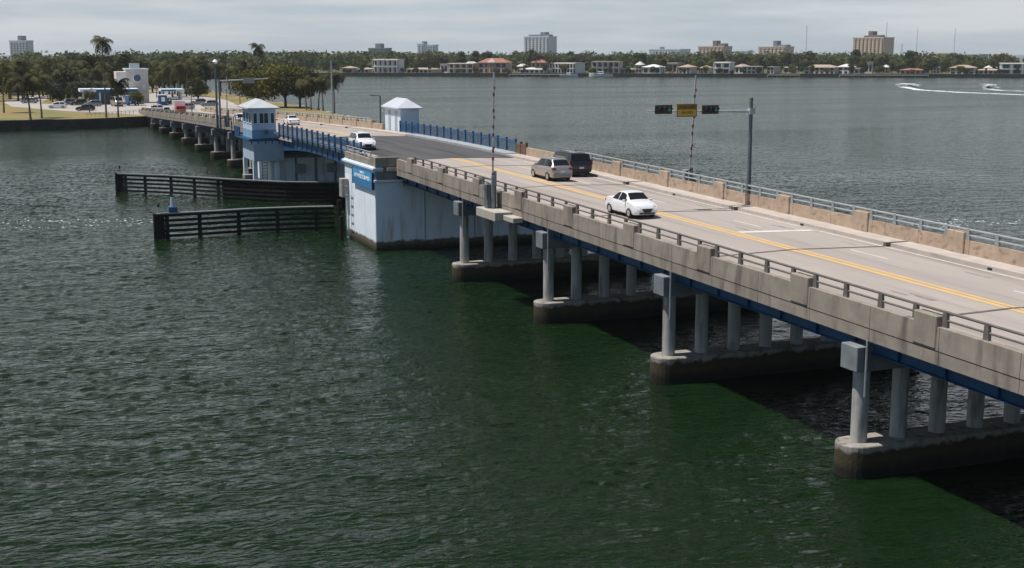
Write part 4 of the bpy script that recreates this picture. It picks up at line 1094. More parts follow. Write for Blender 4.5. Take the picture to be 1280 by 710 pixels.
# ------------------------------------------------------------ toll plaza buildings on the island
def plaza():
    s_ = Vector((31.5, 408)); TAN = noisy("beige_stucco", (.62, .54, .47), (.54, .47, .41), .5, bump=.02)
    t = thing("town_building", (36, 411, LZ), "beige tower block building with a round blue seal and blue canopy", "building")
    xw, xm, xr = plane_y(145.5, 100, 404).x, plane_y(158, 100, 404).x, plane_y(185.5, 100, 404).x; zt = plane_y(165, 87, 404).z
    q = MB(); q.box(xm, xr, 404, 413, LZ, zt); q.build("wall", TAN, t, bevel=.06)
    q = MB(); q.box(xw, xm - .02, 404.6, 412, LZ, zt - .6); q.build("wing", noisy("sunlit_stucco", (.72, .64, .56), (.62, .56, .5), .5, bump=.02), t, bevel=.06)  # sunlit left part of the block, sunlight put into the paler stucco
    q = MB(); q.box(xm - .2, xr + .2, 403.8, 413.2, zt + .01, zt + .3); q.build("roof_coping", WALLW2, t)
    q = MB(); q.box(xm + 1.5, xm + 4.2, 407, 410, zt + .31, zt + 1.8); q.build("roof_unit", GALV, t)
    sx, sz_ = plane_y(171.5, 97, 404).x, plane_y(171.5, 97.5, 404).z
    q = MB(); q.tube([(sx, 403.98, sz_), (sx, 403.86, sz_)], 1.2, 28); sl = q.build("seal", WHITES, t)
    q = MB(); q.tube([(sx, 403.85, sz_), (sx, 403.78, sz_)], 1.05, 28); q.build("seal_ring", noisy("seal_blue", (.03, .10, .24), (.05, .16, .34), 1, bump=0), sl)
    q = MB(); q.box(sx - .7, sx + .7, 403.72, 403.77, sz_ + .15, sz_ + .4); q.tube([(sx, 403.77, sz_ - .45), (sx, 403.72, sz_ - .45)], .5, 14); q.build("seal_mark", mat("seal_brown", (.16, .10, .07), .6), sl)
    q = MB(); q.box(xr - 1.9, xr - .8, 403.9, 403.99, 6.2, 7.4); q.build("window", WALLW2, t)
    q = MB(); q.box(xw + .9, xw + 1.5, 404.5, 404.59, 8.0, 8.7); q.build("window", GLASSH, t)
    q = MB(); q.box(23.5, 36.6, 394.5, 403.5, 5.7, 6.4); cn = q.build("canopy", noisy("canopy_blue", (.03, .14, .30), (.02, .10, .24), .5, bump=0), t, bevel=.05)
    q = MB(); q.box(20.6, 25.0, 394.2, 403.8, 5.75, 6.6); q.box(23.3, 36.8, 394.3, 403.7, 6.42, 6.56); q.build("canopy_top", WALLW2, cn)
    for x in (21.4, 26, 31, 36.0):
        q = MB(); q.box(x - .2, x + .2, 395, 395.4, LZ, 5.6); q.build("post", WALLW2, t)
    q = MB(); q.box(24, 33, 401.5, 403.4, LZ, 5.5); q.build("storefront", noisy("blue_storefront", (.10, .2, .3), (.2, .27, .33), .4, bump=0), t)
    t = thing("toll_canopy", (48, 400, LZ), "white and blue flat toll canopy right of the beige town building", "canopy")
    q = MB(); q.box(43.3, 50, 396, 404, 5.6, 6.3); cn = q.build("roof", WALLW2, t, bevel=.05)
    q = MB(); q.box(43.2, 47.5, 395.85, 395.98, 5.7, 6.2); q.build("blue_fascia", BLUES, cn)
    for x in (43.9, 49.4):
        q = MB(); q.box(x - .25, x + .25, 399.5, 400.5, LZ, 5.6); q.build("column", WALLW2, t)
    t = thing("toll_booth", (42.2, 384, LZ), "small blue booth in front of the toll canopy", "booth")
    q = MB(); q.box(41.2, 43.4, 383, 386, LZ, 4.9); q.build("wall", BLUE, t, bevel=.05)
    q = MB(); q.box(41.8, 42.8, 382.93, 382.99, 3.2, 4.4); q.build("window", WHITES, t)
    q = MB(); q.box(41.0, 43.6, 382.8, 386.2, 4.91, 5.1); q.build("roof", WALLW2, t)
plaza()
# low railing on the island edge by the abutment
t = thing("guard_rail", (27, 322, LZ), "grey guard rail on the island grass edge left of the bridge end", "railing")
q = MB(); pts = [(18, 322), (24, 324), (30.6, 334)]
for a, b in zip(pts, pts[1:]):
    q.bar((a[0], a[1], LZ + .9), (b[0], b[1], LZ + .9), .06, .08); q.bar((a[0], a[1], LZ + .5), (b[0], b[1], LZ + .5), .06, .06)
    for k in range(6): q.box(a[0] + (b[0] - a[0]) * k / 6 - .05, a[0] + (b[0] - a[0]) * k / 6 + .05, a[1] + (b[1] - a[1]) * k / 6 - .05, a[1] + (b[1] - a[1]) * k / 6 + .05, LZ, LZ + 1)
q.build("rail", GALV, t)

# ------------------------------------------------------------ trees
def leaf_cloud(mb, rng, blobs, n, size, flat=.6):
    """leaf clumps spread mostly near the skin of overlapping blobs"""
    vol = np.array([b[3] * b[4] * b[5] for b in blobs]) ** (2 / 3); vol /= vol.sum()
    for i in range(n):
        c = blobs[rng.choice(len(blobs), p=vol)]
        d = rng.normal(size=3); d /= np.linalg.norm(d)
        r = rng.uniform(.55, 1.06) if rng.random() < .85 else rng.uniform(.2, .6)
        p = np.array(c[:3]) + d * np.array(c[3:6]) * r
        nn = d + rng.normal(size=3) * .65; nn /= np.linalg.norm(nn)
        a = np.cross(nn, rng.normal(size=3)); a /= np.linalg.norm(a); b = np.cross(nn, a)
        s1 = size * rng.uniform(.5, 1.25); s2 = s1 * rng.uniform(.45, .9)
        mb.add([p - a * s1, p - b * s2 + nn * s1 * .15, p + a * s1, p + b * s2 + nn * s1 * .15], [(0, 1, 2, 3)])
def tree_proto(seed, h, cw, trunk_h, n, leaf, lm, spread=1.0, name="broadleaf_tree", lobes=9):
    rng = np.random.default_rng(seed)
    t = thing(name, (0, 0, 0), "x", "tree")
    blobs = []
    for k in range(lobes):
        a = rng.uniform(0, 2 * PI); r = cw / 2 * rng.uniform(.15, .68); zz = trunk_h + (h - trunk_h) * rng.uniform(.25, .78)
        sz = cw * rng.uniform(.16, .28)
        blobs.append((math.cos(a) * r, math.sin(a) * r, zz, sz, sz, min(sz * .8, h - zz)))
    blobs.append((0, 0, trunk_h + (h - trunk_h) * .5, cw * .3, cw * .3, (h - trunk_h) * .42))
    q = MB(); leaf_cloud(q, rng, blobs, n, leaf); q.build("crown", lm, t, local=True)
    q = MB(); r0 = max(.18, h * .028)
    q.tube([(0, 0, -.5), (.1, .05, trunk_h * .6), (0, .1, trunk_h * 1.3)], [r0 * 1.3, r0, r0 * .7], 8)
    for b in blobs[:6]: q.tube([(0, .05, trunk_h * .8), (b[0] * .5, b[1] * .5, (trunk_h + b[2]) / 2), (b[0], b[1], b[2])], [r0 * .7, r0 * .45, r0 * .15], 6)
    q.build("trunk", BARK, t, local=True, smooth=True)
    return t
def palm_proto(seed, h, fl, n=16, lean=.4):
    rng = np.random.default_rng(seed); t = thing("palm_tree", (0, 0, 0), "x", "palm tree")
    q = MB(); r = .17
    P = [(0, 0, -.4), (lean * .2, 0, h * .35), (lean * .6, .1, h * .7), (lean, .1, h)]
    q.tube(P, [r * 1.5, r, r * .85, r * .75], 8); q.build("trunk", PBARK, t, local=True, smooth=True)
    c = np.array(P[-1]); q = MB()
    for k in range(n):
        a = 2 * PI * k / n + rng.uniform(-.25, .25); el = rng.uniform(-.55, 1.3); L_ = fl * rng.uniform(.8, 1.1)
        d = np.array([math.cos(a), math.sin(a), 0]); sd_ = np.array([-math.sin(a), math.cos(a), 0]); pts = []; p = c.copy(); e = el
        m = 7
        for i in range(m + 1):
            pts.append(p.copy()); p = p + (d * math.cos(e) + np.array([0, 0, 1]) * math.sin(e)) * (L_ / m); e -= rng.uniform(.18, .34)
        for i in range(m):
            wv = (.75 + .7 * math.sin(PI * (i + .6) / (m + 1))) * fl * .2
            for s_ in (-1, 1):
                for hh in (0, .5):
                    a0 = pts[i] + (pts[i + 1] - pts[i]) * hh; a1 = pts[i] + (pts[i + 1] - pts[i]) * (hh + .4)
                    tip = (a0 + a1) / 2 + sd_ * s_ * wv * rng.uniform(.8, 1.1) + (pts[i + 1] - pts[i]) * .6 + np.array([0, 0, -wv * rng.uniform(.35, .9)])
                    q.add([a0, a1, tip + (a1 - a0) * .15, tip - (a1 - a0) * .15], [(0, 1, 2, 3)])
    q.build("fronds", LEAF_P, t, local=True)
    return t
used = set()
def place(proto, x, y, z, s=1.0, rzz=None, label=None, group=None, cat=None, sz=None):
    if proto.name not in used: used.add(proto.name); o = proto
    else: o = copy_tree(proto)
    o.location = (x, y, z); o.rotation_euler = (0, 0, random.uniform(0, 6.28) if rzz is None else rzz); o.scale = (s, s, sz or s)
    if label: o["label"] = label
    if group: o["group"] = group
    if cat: o["category"] = cat
    return o
random.seed(21)
# the spreading trees on the island tip
big1 = tree_proto(101, 10.8, 13.5, 2.6, 7000, .34, LEAF_O, name="spreading_tree", lobes=16)
place(big1, 72.0, 357.5, LZ, 1.12, .4, "wide spreading tree with forked trunk in the middle of the island clump")
big2 = tree_proto(102, 10.2, 12.5, 2.4, 6500, .34, LEAF_D, name="spreading_tree", lobes=15)
place(big2, 75.0, 352.5, LZ, 1.0, 1.4, "dark spreading tree nearest the water beside the palm on the right")
big3 = tree_proto(103, 10.5, 14, 2.4, 6500, .34, LEAF_O, name="spreading_tree", lobes=15)
place(big3, 65.5, 363.5, LZ, 1.0, 2.2, "broad olive tree rising behind the control tower roof")
rt = tree_proto(104, 7.8, 9.0, 1.2, 4200, .30, LEAF_D, name="round_tree", lobes=14)
place(rt, 56.0, 412, LZ, 1.0, 0, "dense round dark tree behind the red and white truck")
bush = tree_proto(105, 4.2, 6.5, .5, 2200, .26, LEAF_O, name="bush", lobes=10)
place(bush, 35.6, 386, LZ, 1.0, 0, "olive bush growing in front of the blue canopy", cat="bush")
g = at_z(75, 127, LZ); place(bush, g.x, g.y, LZ, .95, 1, "round dark bush on the green islet between the island roads", cat="bush")
for i, (px, py) in enumerate(((95, 124), (103, 123), (88, 123))):
    g = at_z(px, py, LZ); place(bush, g.x, g.y, LZ, .55, i, "low clipped green hedge bush left of the blue canopy", "hedge bushes left of the canopy", "bush")
# palms
palms = [palm_proto(201, 9.0, 4.0, 24), palm_proto(202, 10.0, 3.5, 24, -.5), palm_proto(203, 8.0, 3.9, 26, .9), palm_proto(204, 17.0, 3.3, 26, .3)]
def palm_at(k, px, py, hgt, label, s=1.0, group=None):
    g = at_z(px, py, LZ); h0 = (9.0, 10.0, 8.0, 17.0)[k]; f_ = hgt / h0; place(palms[k], g.x, g.y, LZ, f_, random.uniform(0, 6), label, group)
palm_at(0, 418, 140, 9.0, "palm with drooping fronds leaning over the water right of the tree clump", .95)
palm_at(1, 5, 141, 11.0, "palm at the left edge of the picture on the grass", 1.25)
palm_at(2, 38.5, 149.5, 8.5, "thin palm near the seawall, left one of the close pair", 1.0)
palm_at(0, 52.5, 147.5, 8.8, "leafy palm near the seawall, right one of the close pair", 1.1)
palm_at(3, 133, 147, 17.2, "very tall palm standing up in front of the blue canopy", 1.15)
palm_at(2, 148, 146.5, 7.5, "slim palm just right of the very tall palm", .7)
palm_at(0, 112, 141, 5, "short young palm on the grass by the black car", .6)
palm_at(3, 325, 124, 16.5, "tall dark palm rising above the spreading trees", 1.3)
for i, px in enumerate((383, 389, 398, 404)):
    palm_at(i % 3, px, 137.5, 7.5, "slender palm behind the parapet between the dark spreading tree and the pale pole", .62, "slender palms at the island tip")
for i, (px, py, hh) in enumerate(((205, 122, 8), (215, 121, 8.5), (222, 120, 8), (196, 122, 7), (8, 118, 11), (22, 112, 11), (66, 112, 10), (47, 110, 12), (90, 112, 10), (118, 110, 11), (276, 120, 10), (288, 118, 9), (30, 122, 9), (60, 124, 8), (80, 118, 10), (100, 114, 11), (126, 112, 12), (233, 120, 9), (258, 112, 10), (300, 112, 11), (312, 114, 10), (14, 124, 9))):
    palm_at(i % 3, px, py, hh, "yellowish palm right of the beige town building" if px in (205, 215, 222, 196) else ("palm among the dense trees left of the beige town building" if px < 150 else "palm behind the grey signal arm on the approach"),
            1.05, "palms right of the town building" if px in (205, 215, 222, 196) else ("palms left of the town building" if px < 150 else "palms behind the approach"))
for k in range(20):
    px = 4 + 236 * (k + random.uniform(.2, .8)) / 20
    if 140 < px < 190: continue
    p = at_dist(px, random.uniform(425, 470), LZ); zn = "left" if px < 150 else "right"
    place(palms[k % 3], p.x, p.y, LZ, random.uniform(.95, 1.22), None, "tall palm standing over the wood %s of the town building" % zn, "tall palms over the wood, %s" % zn)
# wooded part of the island and the land behind it
kinds = [("dark green broad tree", tree_proto(301, 12, 12, 3, 1500, .62, LEAF_D)), ("olive broad tree", tree_proto(302, 11.5, 13, 3, 1500, .62, LEAF_O)),
         ("grey green feathery tree", tree_proto(303, 11, 12, 2.5, 1500, .6, LEAF_G)), ("tall narrow dark tree", tree_proto(304, 15, 8, 3, 1300, .62, LEAF_D, lobes=12)),
         ("low rounded olive tree", tree_proto(305, 8, 12, 2, 1300, .6, LEAF_O)), ("uneven dark tree", tree_proto(306, 13, 11, 3, 1300, .62, LEAF_D, lobes=7))]
rows = [(455, -20, 140, 15, .85), (500, -15, 245, 24, .95), (560, -10, 330, 26, 1.05)]
for dist, pa, pb, n, s in rows:
    for k in range(n):
        px = pa + (pb - pa) * (k + random.uniform(.2, .8)) / n
        p = at_dist(px, dist + random.uniform(-20, 25), LZ)
        if 24 < p.x < 66 and p.y < 470: continue
        kn = random.choices(range(6), (3, 3, 2, 2, 1, 2))[0]; lb, pr = kinds[kn]
        zone = "left of the town building" if px < 145 else ("behind the town building" if px < 245 else "behind the grey signal arm")
        ss = s * random.uniform(.8, 1.1)
        place(pr, p.x, p.y, LZ - .3, ss, None, lb + " in the wood " + zone, "wood " + zone)
# feathery grey pines standing just behind the island parking
for k, px in enumerate((62, 72, 83, 94, 104, 114, 124, 132)):
    p = at_dist(px, 425 + (k % 3) * 8, LZ); place(kinds[2][1], p.x, p.y, LZ - .3, .62, None, "grey green feathery tree in the front row behind the island parking", "feathery trees behind the parking")
# trees along the far shore
zones = [(-60, 300, "on the bank far behind the island"), (300, 460, "just right behind the spreading island trees"), (460, 560, "between the white modern villa and the beige flat house"),
         (560, 650, "around the red roofed villa"), (650, 735, "around the arcaded white mansion"), (735, 850, "around the grey mansion and white pavilion"),
         (850, 1000, "between the white box house and the beige flats"), (1000, 1130, "in front of the big tan tower block"), (1130, 1340, "along the bank right of the tan tower block")]
def zone(px):
    for a, b, z_ in zones:
        if a <= px < b: return z_
    return zones[-1][2]
def far_trees(n, pa, pb, b0, b1, s0, s1):
    for k in range(n):
        px = pa + (pb - pa) * (k + random.uniform(.1, .9)) / n
        p = shore(px, random.uniform(b0, b1)); kn = random.choices(range(6), (3, 2, 1, 2, 2, 2))[0]
        place(kinds[kn][1], p.x, p.y, 1.8, random.uniform(s0, s1), None, "%s %s" % (kinds[kn][0], zone(px)), "far shore trees " + zone(px))
far_trees(26, -40, 440, 15, 60, .85, 1.15)
far_trees(44, 425, 1310, 3, 8, .28, .62)
far_trees(46, 425, 1310, 26, 40, .45, 1.0)
far_trees(70, 425, 1310, 50, 110, .7, 1.3)
for k in range(26):
    px = 440 + 850 * (k + random.random()) / 26; p = shore(px, random.uniform(8, 60)); pl = palms[k % 3]
    place(pl, p.x, p.y, 1.9, random.uniform(.9, 1.5), None, "palm across the bay %s" % zone(px), "far shore palms " + zone(px))
# woodland mass further inland
rng = np.random.default_rng(9); q = MB(); blobs = []
for k in range(900):
    px = rng.uniform(-80, 1360); b = 110 + rng.random() ** 1.5 * 800; p = shore(px, b); s = rng.uniform(5, 9); h = rng.uniform(9.5, 15) + (b > 350) * 2.2
    blobs.append((p.x, p.y, h * .62, s * 1.4, s * 1.4, h * .5))
for k in range(330):
    px = rng.uniform(-90, 470); p = shore(px, rng.uniform(20, 420)); s = rng.uniform(6, 10); h = rng.uniform(13, 18.5)
    blobs.append((p.x, p.y, h * .62, s * 1.4, s * 1.4, h * .42))
leaf_cloud(q, rng, blobs, 72000, 1.8)
tag(q.build("woodland", LEAF_D), "continuous dark wood inland of the far shore houses", "woodland", kind="stuff")

# ------------------------------------------------------------ far shore houses
WPAINT = noisy("villa_white", (.74, .74, .73), (.66, .66, .65), .1, bump=0)
BEIGE = noisy("villa_beige", (.62, .54, .46), (.54, .47, .40), .1, bump=0)
GREYV = noisy("villa_grey", (.50, .47, .44), (.42, .40, .38), .1, bump=0)
PINKV = noisy("villa_pink", (.55, .40, .34), (.48, .35, .30), .1, bump=0)
TILE = noisy("red_clay_tiles", (.36, .17, .12), (.27, .13, .10), .6, bump=0)
TANT = noisy("tan_tiles", (.42, .33, .26), (.34, .27, .21), .6, bump=0)
WROOF = noisy("pale_roof", (.66, .63, .60), (.58, .56, .54), .4, bump=0)
DGLASS = mat("dark_window_glass", (.03, .04, .05), .15)
class Frame:
    """local box builder turned to face the bay"""
    def __init__(s, p, parent): s.p = p; s.parent = parent
def villa(px0, px1, ytop, label, wall, roof, kind="flat", storeys=2, back=10, bays=5, cat="house"):
    pc = shore((px0 + px1) / 2, back); dist = pc.length
    viewc = (px1 - px0) / FPX * dist * .98; ht = (66 + 0 - ytop) / FPX * dist + CAM_H; H = max(4.0, ht - 2.0)
    t = thing("villa", (pc.x, pc.y, 2.0), label, cat); t.rotation_euler = (0, 0, angD - R(random.uniform(8, 34))); W = viewc / max(.6, abs(D.normalized().dot(Vector((math.cos(YAW), -math.sin(YAW)))))); dp = 11
    wh = H * (.70 if kind in ("hip", "porticoed") else .94)
    q = MB(); q.box(-W / 2, W / 2, 0, dp, 0, wh); q.build("wall", wall, t, local=True)
    q = MB()
    if kind in ("hip", "porticoed"): q.hip(-W / 2 - .7, W / 2 + .7, -.7, dp + .7, wh + .12, H, th=.3)
    else: q.box(-W / 2 - .5, W / 2 + .5, -.8, dp + .3, wh + .01, H)
    q.build("roof", roof, t, local=True)
    sh = wh / storeys
    for st in range(storeys):
        for b in range(bays):
            cx = -W / 2 + W * (b + .5) / bays; ww = W / bays * .62
            q = MB(); q.box(cx - ww / 2, cx + ww / 2, -.06, -.005, st * sh + sh * .18, st * sh + sh * .82); q.build("window", DGLASS, t, local=True)
    if kind == "porticoed":
        q = MB(); q.box(-W * .12, W * .12, -3, -.01, wh * .9, wh * 1.02)
        for x in (-.11, -.04, .04, .11): q.tube([(x * W, -2.7, 0), (x * W, -2.7, wh * .9)], .28, 8)
        q.hip(-W * .14, W * .14, -3.2, 2, wh * 1.03, H * .98, th=.1, gable=False); q.build("portico", wall, t, local=True)
    if kind == "arcade":
        q = MB(); q.box(-W / 2, W / 2, -3, -.1, sh * .93, sh * 1.05)
        for b in range(bays + 1): x = -W / 2 + W * b / bays; q.box(x - .2, x + .2, -3, -2.6, 0, wh * .98)
        q.box(-W / 2, W / 2, -3, -.1, wh * .98, wh * .999); q.build("veranda", wall, t, local=True)
    return t
villa(462, 495, 73.5, "white modern two storey villa with flat roof and terraces on the far shore", WPAINT, WROOF, "arcade", 2, bays=5)
villa(500, 541, 84, "low bungalow with long pale tan roof right of the white modern villa", BEIGE, TANT, "hip", 1, bays=6)
villa(557, 590, 78.5, "beige flat roofed house with glass front left of the red roofed villa", BEIGE, WROOF, "arcade", 2, bays=4)
villa(594, 632, 72.5, "villa with orange red hipped roof and tall portico", PINKV, TILE, "porticoed", 2, bays=5)
villa(650, 668, 73, "red roofed house standing back behind the low white bungalow", PINKV, TILE, "hip", 2, back=70, bays=3)
villa(646, 680, 84, "low white bungalow right below the big white tower block", WPAINT, WROOF, "hip", 1, bays=5)
villa(684, 722, 78, "long white mansion with arcaded two storey veranda", WPAINT, WROOF, "arcade", 2, bays=8)
villa(739, 774, 76, "grey mansion with tall dark windows between columns", GREYV, TANT, "arcade", 2, bays=5)
villa(775, 790, 84, "small tan roofed house right of the grey mansion", BEIGE, TANT, "hip", 1, bays=3)
villa(803, 826, 80, "white pavilion house with steep white roof", WPAINT, WPAINT, "hip", 1, bays=3)
villa(848, 864, 80, "small beige house half hidden in trees right of the white pavilion", BEIGE, TANT, "hip", 2, bays=3)
villa(894, 914, 77, "white box house with a deep framed front", WPAINT, WPAINT, "arcade", 2, bays=2)
villa(930, 952, 82, "low modern house with grey centre right of the white box house", GREYV, WROOF, "flat", 2, bays=4)
villa(1008, 1046, 80, "wide beige house behind trees left of the tan tower block", BEIGE, TANT, "hip", 2, bays=6)
villa(1050, 1064, 79, "small white house directly below the tan tower block", WPAINT, WROOF, "hip", 2, bays=2)
villa(1066, 1082, 84, "low white garage like house right below the tan tower block", WPAINT, WROOF, "flat", 1, bays=3)
villa(1131, 1160, 85, "pink bungalow with red roof patches on the right bank", PINKV, TILE, "hip", 1, bays=5)
villa(1194, 1222, 80, "tan roofed house with tall gable on the right bank", BEIGE, TANT, "hip", 2, bays=4)
villa(1224, 1252, 85, "long low tan roofed house left of the white house at the picture edge", BEIGE, TANT, "hip", 1, bays=5)
villa(1259, 1295, 77.5, "white modern house cut by the right edge of the picture", WPAINT, WPAINT, "arcade", 2, bays=3)
villa(422, 436, 82, "small brown roofed house just right of the island palm", BEIGE, TANT, "hip", 1, bays=3)
villa(440, 458, 84, "grey roofed bungalow between the island palm and the white modern villa", GREYV, TANT, "hip", 1, bays=3)
for k, px in enumerate((545, 575, 636, 672, 731, 793, 834, 876, 920, 962, 990, 1030, 1092, 1118, 1168, 1186, 1212, 1244)):
    villa(px, px + random.uniform(7, 13), random.uniform(76, 83), "small pale house half hidden among the far shore trees", (WPAINT, BEIGE, PINKV, GREYV)[k % 4], (TANT, WROOF, WROOF, TANT)[k % 4],
          "hip" if k % 3 else "flat", 1 + k % 2, back=random.uniform(12, 55), bays=2)["group"] = "half hidden pale houses on the far shore"
# tower blocks
def block(px0, px1, ytop, dist, label, wall, win, cols, floors, roofbits=(), cat="tower block", wingm=None, name="tower_block", depth=18):
    p0, p1 = at_dist(px0, dist), at_dist(px1, dist); c = (p0 + p1) / 2; W = (p1 - p0).length; H = (66 - ytop) / FPX * dist + CAM_H
    an = math.atan2((p1 - p0).y, (p1 - p0).x) - R(34); depth = max(10, W * .42); W = W * .86 if px1 - px0 > 6 else W
    t = thing(name, (c.x, c.y, 1.9), label, cat); t.rotation_euler = (0, 0, an)
    q = MB(); q.box(-W / 2, W / 2, 0, depth, 0, H - 1.9); q.build("wall", wall, t, local=True)
    fh = (H - 4) / floors
    for k in range(cols):
        cx = -W / 2 + W * (k + .5) / cols; ww = W / cols * .5; q = MB(); r = MB()
        q.box(cx - ww / 2, cx + ww / 2, -.35, -.02, 3, H - 3.5)
        o = q.build("window_column", win, t, local=True)
        r.box(cx - .15, cx + .15, -1.2, -.37, 3.2, H - 3.6)
        for f in range(floors): r.box(cx - ww / 2 - .2, cx + ww / 2 + .2, -1.3, -.36, 3 + f * fh - .35, 3 + f * fh + .55)
        r.build("balcony", wall, o, local=True)
    q = MB(); q.box(-W / 2 - .5, W / 2 + .5, -.9, depth + .5, H - 1.89, H - .9); q.build("roof_parapet", wall, t, local=True)
    for a, b, h in roofbits:
        q = MB(); q.box(-W / 2 + W * a, -W / 2 + W * b, 4, 13, H - .89, H + h); q.build("roof_housing", win, t, local=True)
    return t
GW = noisy("pale_block_wall", (.72, .74, .76), (.64, .66, .68), .05, bump=0); GWN = mat("block_window_grey", (.17, .20, .23), .4)
TW = noisy("tan_block_wall", (.66, .53, .43), (.58, .46, .37), .05, bump=0); TWN = mat("block_window_brown", (.16, .13, .12), .4)
BW = noisy("blue_white_block", (.66, .72, .78), (.56, .63, .70), .05, bump=0); BWN = mat("block_window_blue", (.14, .22, .32), .4)
block(8, 39.5, 53, 1500, "pale tower block far left above the island trees", GW, GWN, 6, 10, ((.35, .55, 4),))
block(648.5, 692, 47, 1750, "big white tower block with ribbed front above the far shore", GW, GWN, 7, 14, ((.12, .95, 1.5), (.6, .8, 4.5)))
block(520, 531, 55.5, 1900, "slim white tower with pale front left of the blue slab", GW, BWN, 2, 8, ((.5, .8, 2),))
block(531.5, 545, 57, 1915, "blue fronted slab tower joined to the slim white one", BW, BWN, 3, 8, ())
block(456, 487, 61, 1800, "dim greenish low block left of the slim white tower", noisy("dim_green_block", (.24, .27, .25), (.2, .22, .21), .05, bump=0), GWN, 5, 5, ((.3, .6, 5),))
block(803, 858, 62.3, 1900, "long low blue and white block on the skyline", BW, BWN, 10, 5, ((.3, .34, 2),))
block(866, 911, 59, 1700, "pinkish tan stepped tower left of the pair on the skyline", TW, TWN, 7, 8, ((.5, .65, 6), (.7, .95, 2.5)))
block(914, 939, 64, 2000, "pale low slab between the two tan towers", GW, GWN, 5, 4, ())
block(941, 988, 59.5, 1650, "beige stepped tower right of the pair on the skyline", TW, GWN, 7, 8, ((.48, .62, 6), (.65, .98, 1.2)))
block(1058, 1112, 49, 1550, "large tan tower block with brown window columns on the right", TW, TWN, 8, 14, ((.28, .42, 1.2), (.42, .56, 6), (.56, .82, 1.6)))
block(1156, 1193, 67, 1500, "long low tan block behind trees right of the large tan tower", TW, TWN, 8, 3, ())
block(1195, 1232, 68.5, 1500, "low grey brown block behind trees on the far right", GREYV, TWN, 8, 3, ())
def radio(px, ytop, dist, label, lattice=False):
    p = at_dist(px, dist); H = (66 - ytop) / FPX * dist + CAM_H; q = MB()
    r = .55 if not lattice else 1.2
    for k in range(3): a = 2 * PI * k / 3; q.tube([(p.x + r * math.cos(a), p.y + r * math.sin(a), 0), (p.x + r * .5 * math.cos(a), p.y + r * .5 * math.sin(a), H)], .12, 4)
    z_ = 2
    while z_ < H: q.box(p.x - r * .8, p.x + r * .8, p.y - .1, p.y + .1, z_, z_ + .3); z_ += 3
    tag(q.build("radio_mast", STEEL), label, "mast")
radio(1007.5, 34, 1900, "thin pale radio mast left of the large tan tower block"); radio(1107, 30, 1900, "thin radio mast rising behind the large tan tower block")
radio(1145.5, 38, 2000, "thin radio mast first to the right of the large tan tower block"); radio(1192.5, 38, 2000, "thin radio mast farthest right on the skyline")
radio(1127, 56, 1500, "short dark lattice mast beside the large tan tower block", True)
# low walls and docks by the water
for px, wd, lb in ((672, 40, "short pale pier deck in front of the low white bungalow"), (1105, 60, "long pale dock on the right bank"), (980, 22, "pale dock below the beige flats")):
    p = shore(px, -3.5); q = MB(); dbox(q, (p.x, p.y), wd, 4, 1.2, 1.7)
    for k in range(8): c = Vector((p.x, p.y)) + D * (wd * (k / 7 - .5)); q.box(c.x - .2, c.x + .2, c.y - .2, c.y + .2, -1, 1.2)
    tag(q.build("dock", CONC_PALE), lb, "dock")

# ------------------------------------------------------------ boats
def boat(label, p, heading, L=9, fly=True, group=None):
    t = thing("motor_boat", (p[0], p[1], 0), label, "boat", group, heading)
    q = MB(); st = []
    for i in range(9):
        u = i / 8; w_ = L * .15 * (1 - max(0, (u - .45) / .55) ** 2); zt = L * .11 + L * .06 * u * u
        st.append([(-w_, (u - .5) * L, zt), (-w_ * .75, (u - .5) * L, .1), (0, (u - .5) * L, -.3), (w_ * .75, (u - .5) * L, .1), (w_, (u - .5) * L, zt)])
    vs = [p_ for r in st for p_ in r]; fs = [(i * 5 + k, i * 5 + k + 1, (i + 1) * 5 + k + 1, (i + 1) * 5 + k) for i in range(8) for k in range(4)]
    fs += [(i * 5 + 4, i * 5, (i + 1) * 5, (i + 1) * 5 + 4) for i in range(8)] + [(0, 1, 2, 3, 4)]
    q.add(vs, fs); q.build("hull", PWHITE, t, local=True)
    q = MB(); q.box(-L * .09, L * .09, -L * .12, L * .14, L * .12, L * .22); c = q.build("cabin", PWHITE, t, local=True, bevel=.15)
    q = MB(); q.box(-L * .092, L * .092, -L * .1, L * .143, L * .165, L * .2); q.build("windscreen", GLASS, c, local=True)
    if fly: q = MB(); q.box(-L * .1, L * .1, -L * .2, L * .1, L * .30, L * .31); [q.box(x * L - .04, x * L + .04, y * L - .04, y * L + .04, L * .1, L * .30) for x in (-.09, .09) for y in (-.18, .08)]; q.build("canopy", BLUED, t, local=True)
    return t
p1 = at_z(1133, 107.5, 0); p2 = at_z(1236, 110.5, 0)
boat("white speedboat leading the long wake on the open bay", (p1.x, p1.y), PI / 2 + .35, 4.2, False, "speedboats on the bay")
boat("second white speedboat throwing spray nearer the right edge", (p2.x, p2.y), PI / 2 + .35, 4.2, False, "speedboats on the bay")
p = shore(752, -6); boat("long white motor yacht moored below the grey mansion", (p.x, p.y), angD + PI / 2, 17, False)
p = shore(712, -5); boat("white motor boat moored below the arcaded mansion", (p.x, p.y), angD - PI / 2, 13, False)
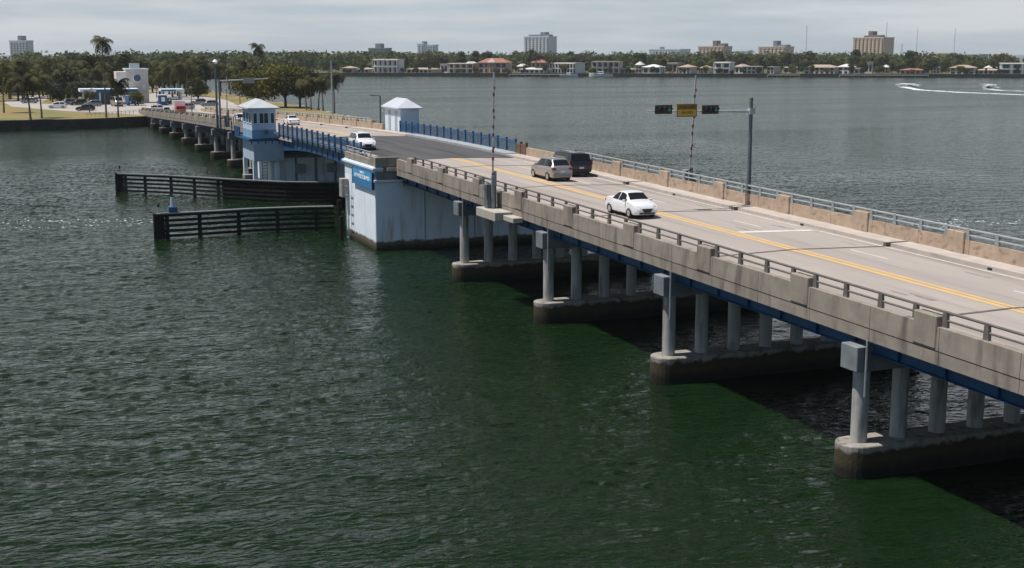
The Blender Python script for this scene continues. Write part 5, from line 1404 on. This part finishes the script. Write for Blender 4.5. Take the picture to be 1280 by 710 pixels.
def foam(name, path, wd, n, size, label, hmax=.03, seed=1, dens=1.0):
    rng = np.random.default_rng(seed); q = MB(); P = [at_z(x, y, 0) for x, y in path]
    L_ = [(b - a).length for a, b in zip(P, P[1:])]; tot = sum(L_)
    for i in range(n):
        u = rng.random(); sv = u * tot
        for a, b, l, k in zip(P, P[1:], L_, range(99)):
            if sv <= l: c = a + (b - a) * (sv / l); break
            sv -= l
        ww = wd[0] + (wd[1] - wd[0]) * u
        c = c + Vector((rng.normal() * ww, rng.normal() * ww, 0)); s = size * rng.uniform(.4, 1.3); a0 = rng.uniform(0, 6.28)
        m_ = 6; z_ = rng.uniform(.01, hmax)
        vs = [(c.x + s * rng.uniform(.5, 1) * math.cos(a0 + 6.283 * k / m_) * 1.5, c.y + s * rng.uniform(.5, 1) * math.sin(a0 + 6.283 * k / m_), z_) for k in range(m_)]
        vs.append((c.x, c.y, z_ + s * .12)); q.add(vs, [(k, (k + 1) % m_, m_) for k in range(m_)])
    tag(q.build(name, FOAM), kind="stuff", label=label, cat="foam")
foam("wake", [(1126, 108), (1150, 112.5), (1200, 115.5), (1290, 119)], (.8, 1.1), 1000, .7, "long thin white wake curving behind the leading speedboat")
foam("wake", [(1232, 111), (1250, 113), (1290, 114.5)], (.7, .9), 220, .6, "short white wake behind the second speedboat", seed=2)
foam("spray", [(1126, 108), (1142, 108.8)], (1.3, 1.6), 420, .8, "white bow spray around the leading speedboat", hmax=1.5, seed=3)
foam("spray", [(1232, 110), (1243, 111)], (1.0, 1.0), 320, .7, "tall white spray around the second speedboat", hmax=2.0, seed=4)
foam("foam", [(-20, 277), (60, 276), (120, 277), (195, 275)], (.9, 1.0), 150, .10, "thin broken foam line on the water left of the front fender", seed=5)
foam("foam", [(-20, 286), (60, 284), (120, 283), (190, 280)], (.9, .9), 70, .09, "second faint foam line left of the front fender", seed=6)
foam("foam", [(1150, 285), (1210, 276), (1300, 281)], (1.0, 1.3), 90, .13, "pale foam patch on the water beyond the far rail at right", seed=7)
hm = bpy.data.materials.new("haze_air"); hm.use_nodes = True; ht_ = hm.node_tree; ht_.nodes.clear()
ho = N(ht_, "ShaderNodeOutputMaterial"); pv = N(ht_, "ShaderNodeVolumePrincipled")
pv.inputs["Color"].default_value = (0.86, 0.93, 1.0, 1); pv.inputs["Density"].default_value = HAZE; pv.inputs["Anisotropy"].default_value = 0.0
ht_.links.new(pv.outputs[0], ho.inputs["Volume"])
if HAZE > 0: tag(MB().box(-S - 50, S + 50, -2550, S + 50, -4, 75).build("haze", hm), kind="stuff")
print("objects", len(bpy.data.objects))
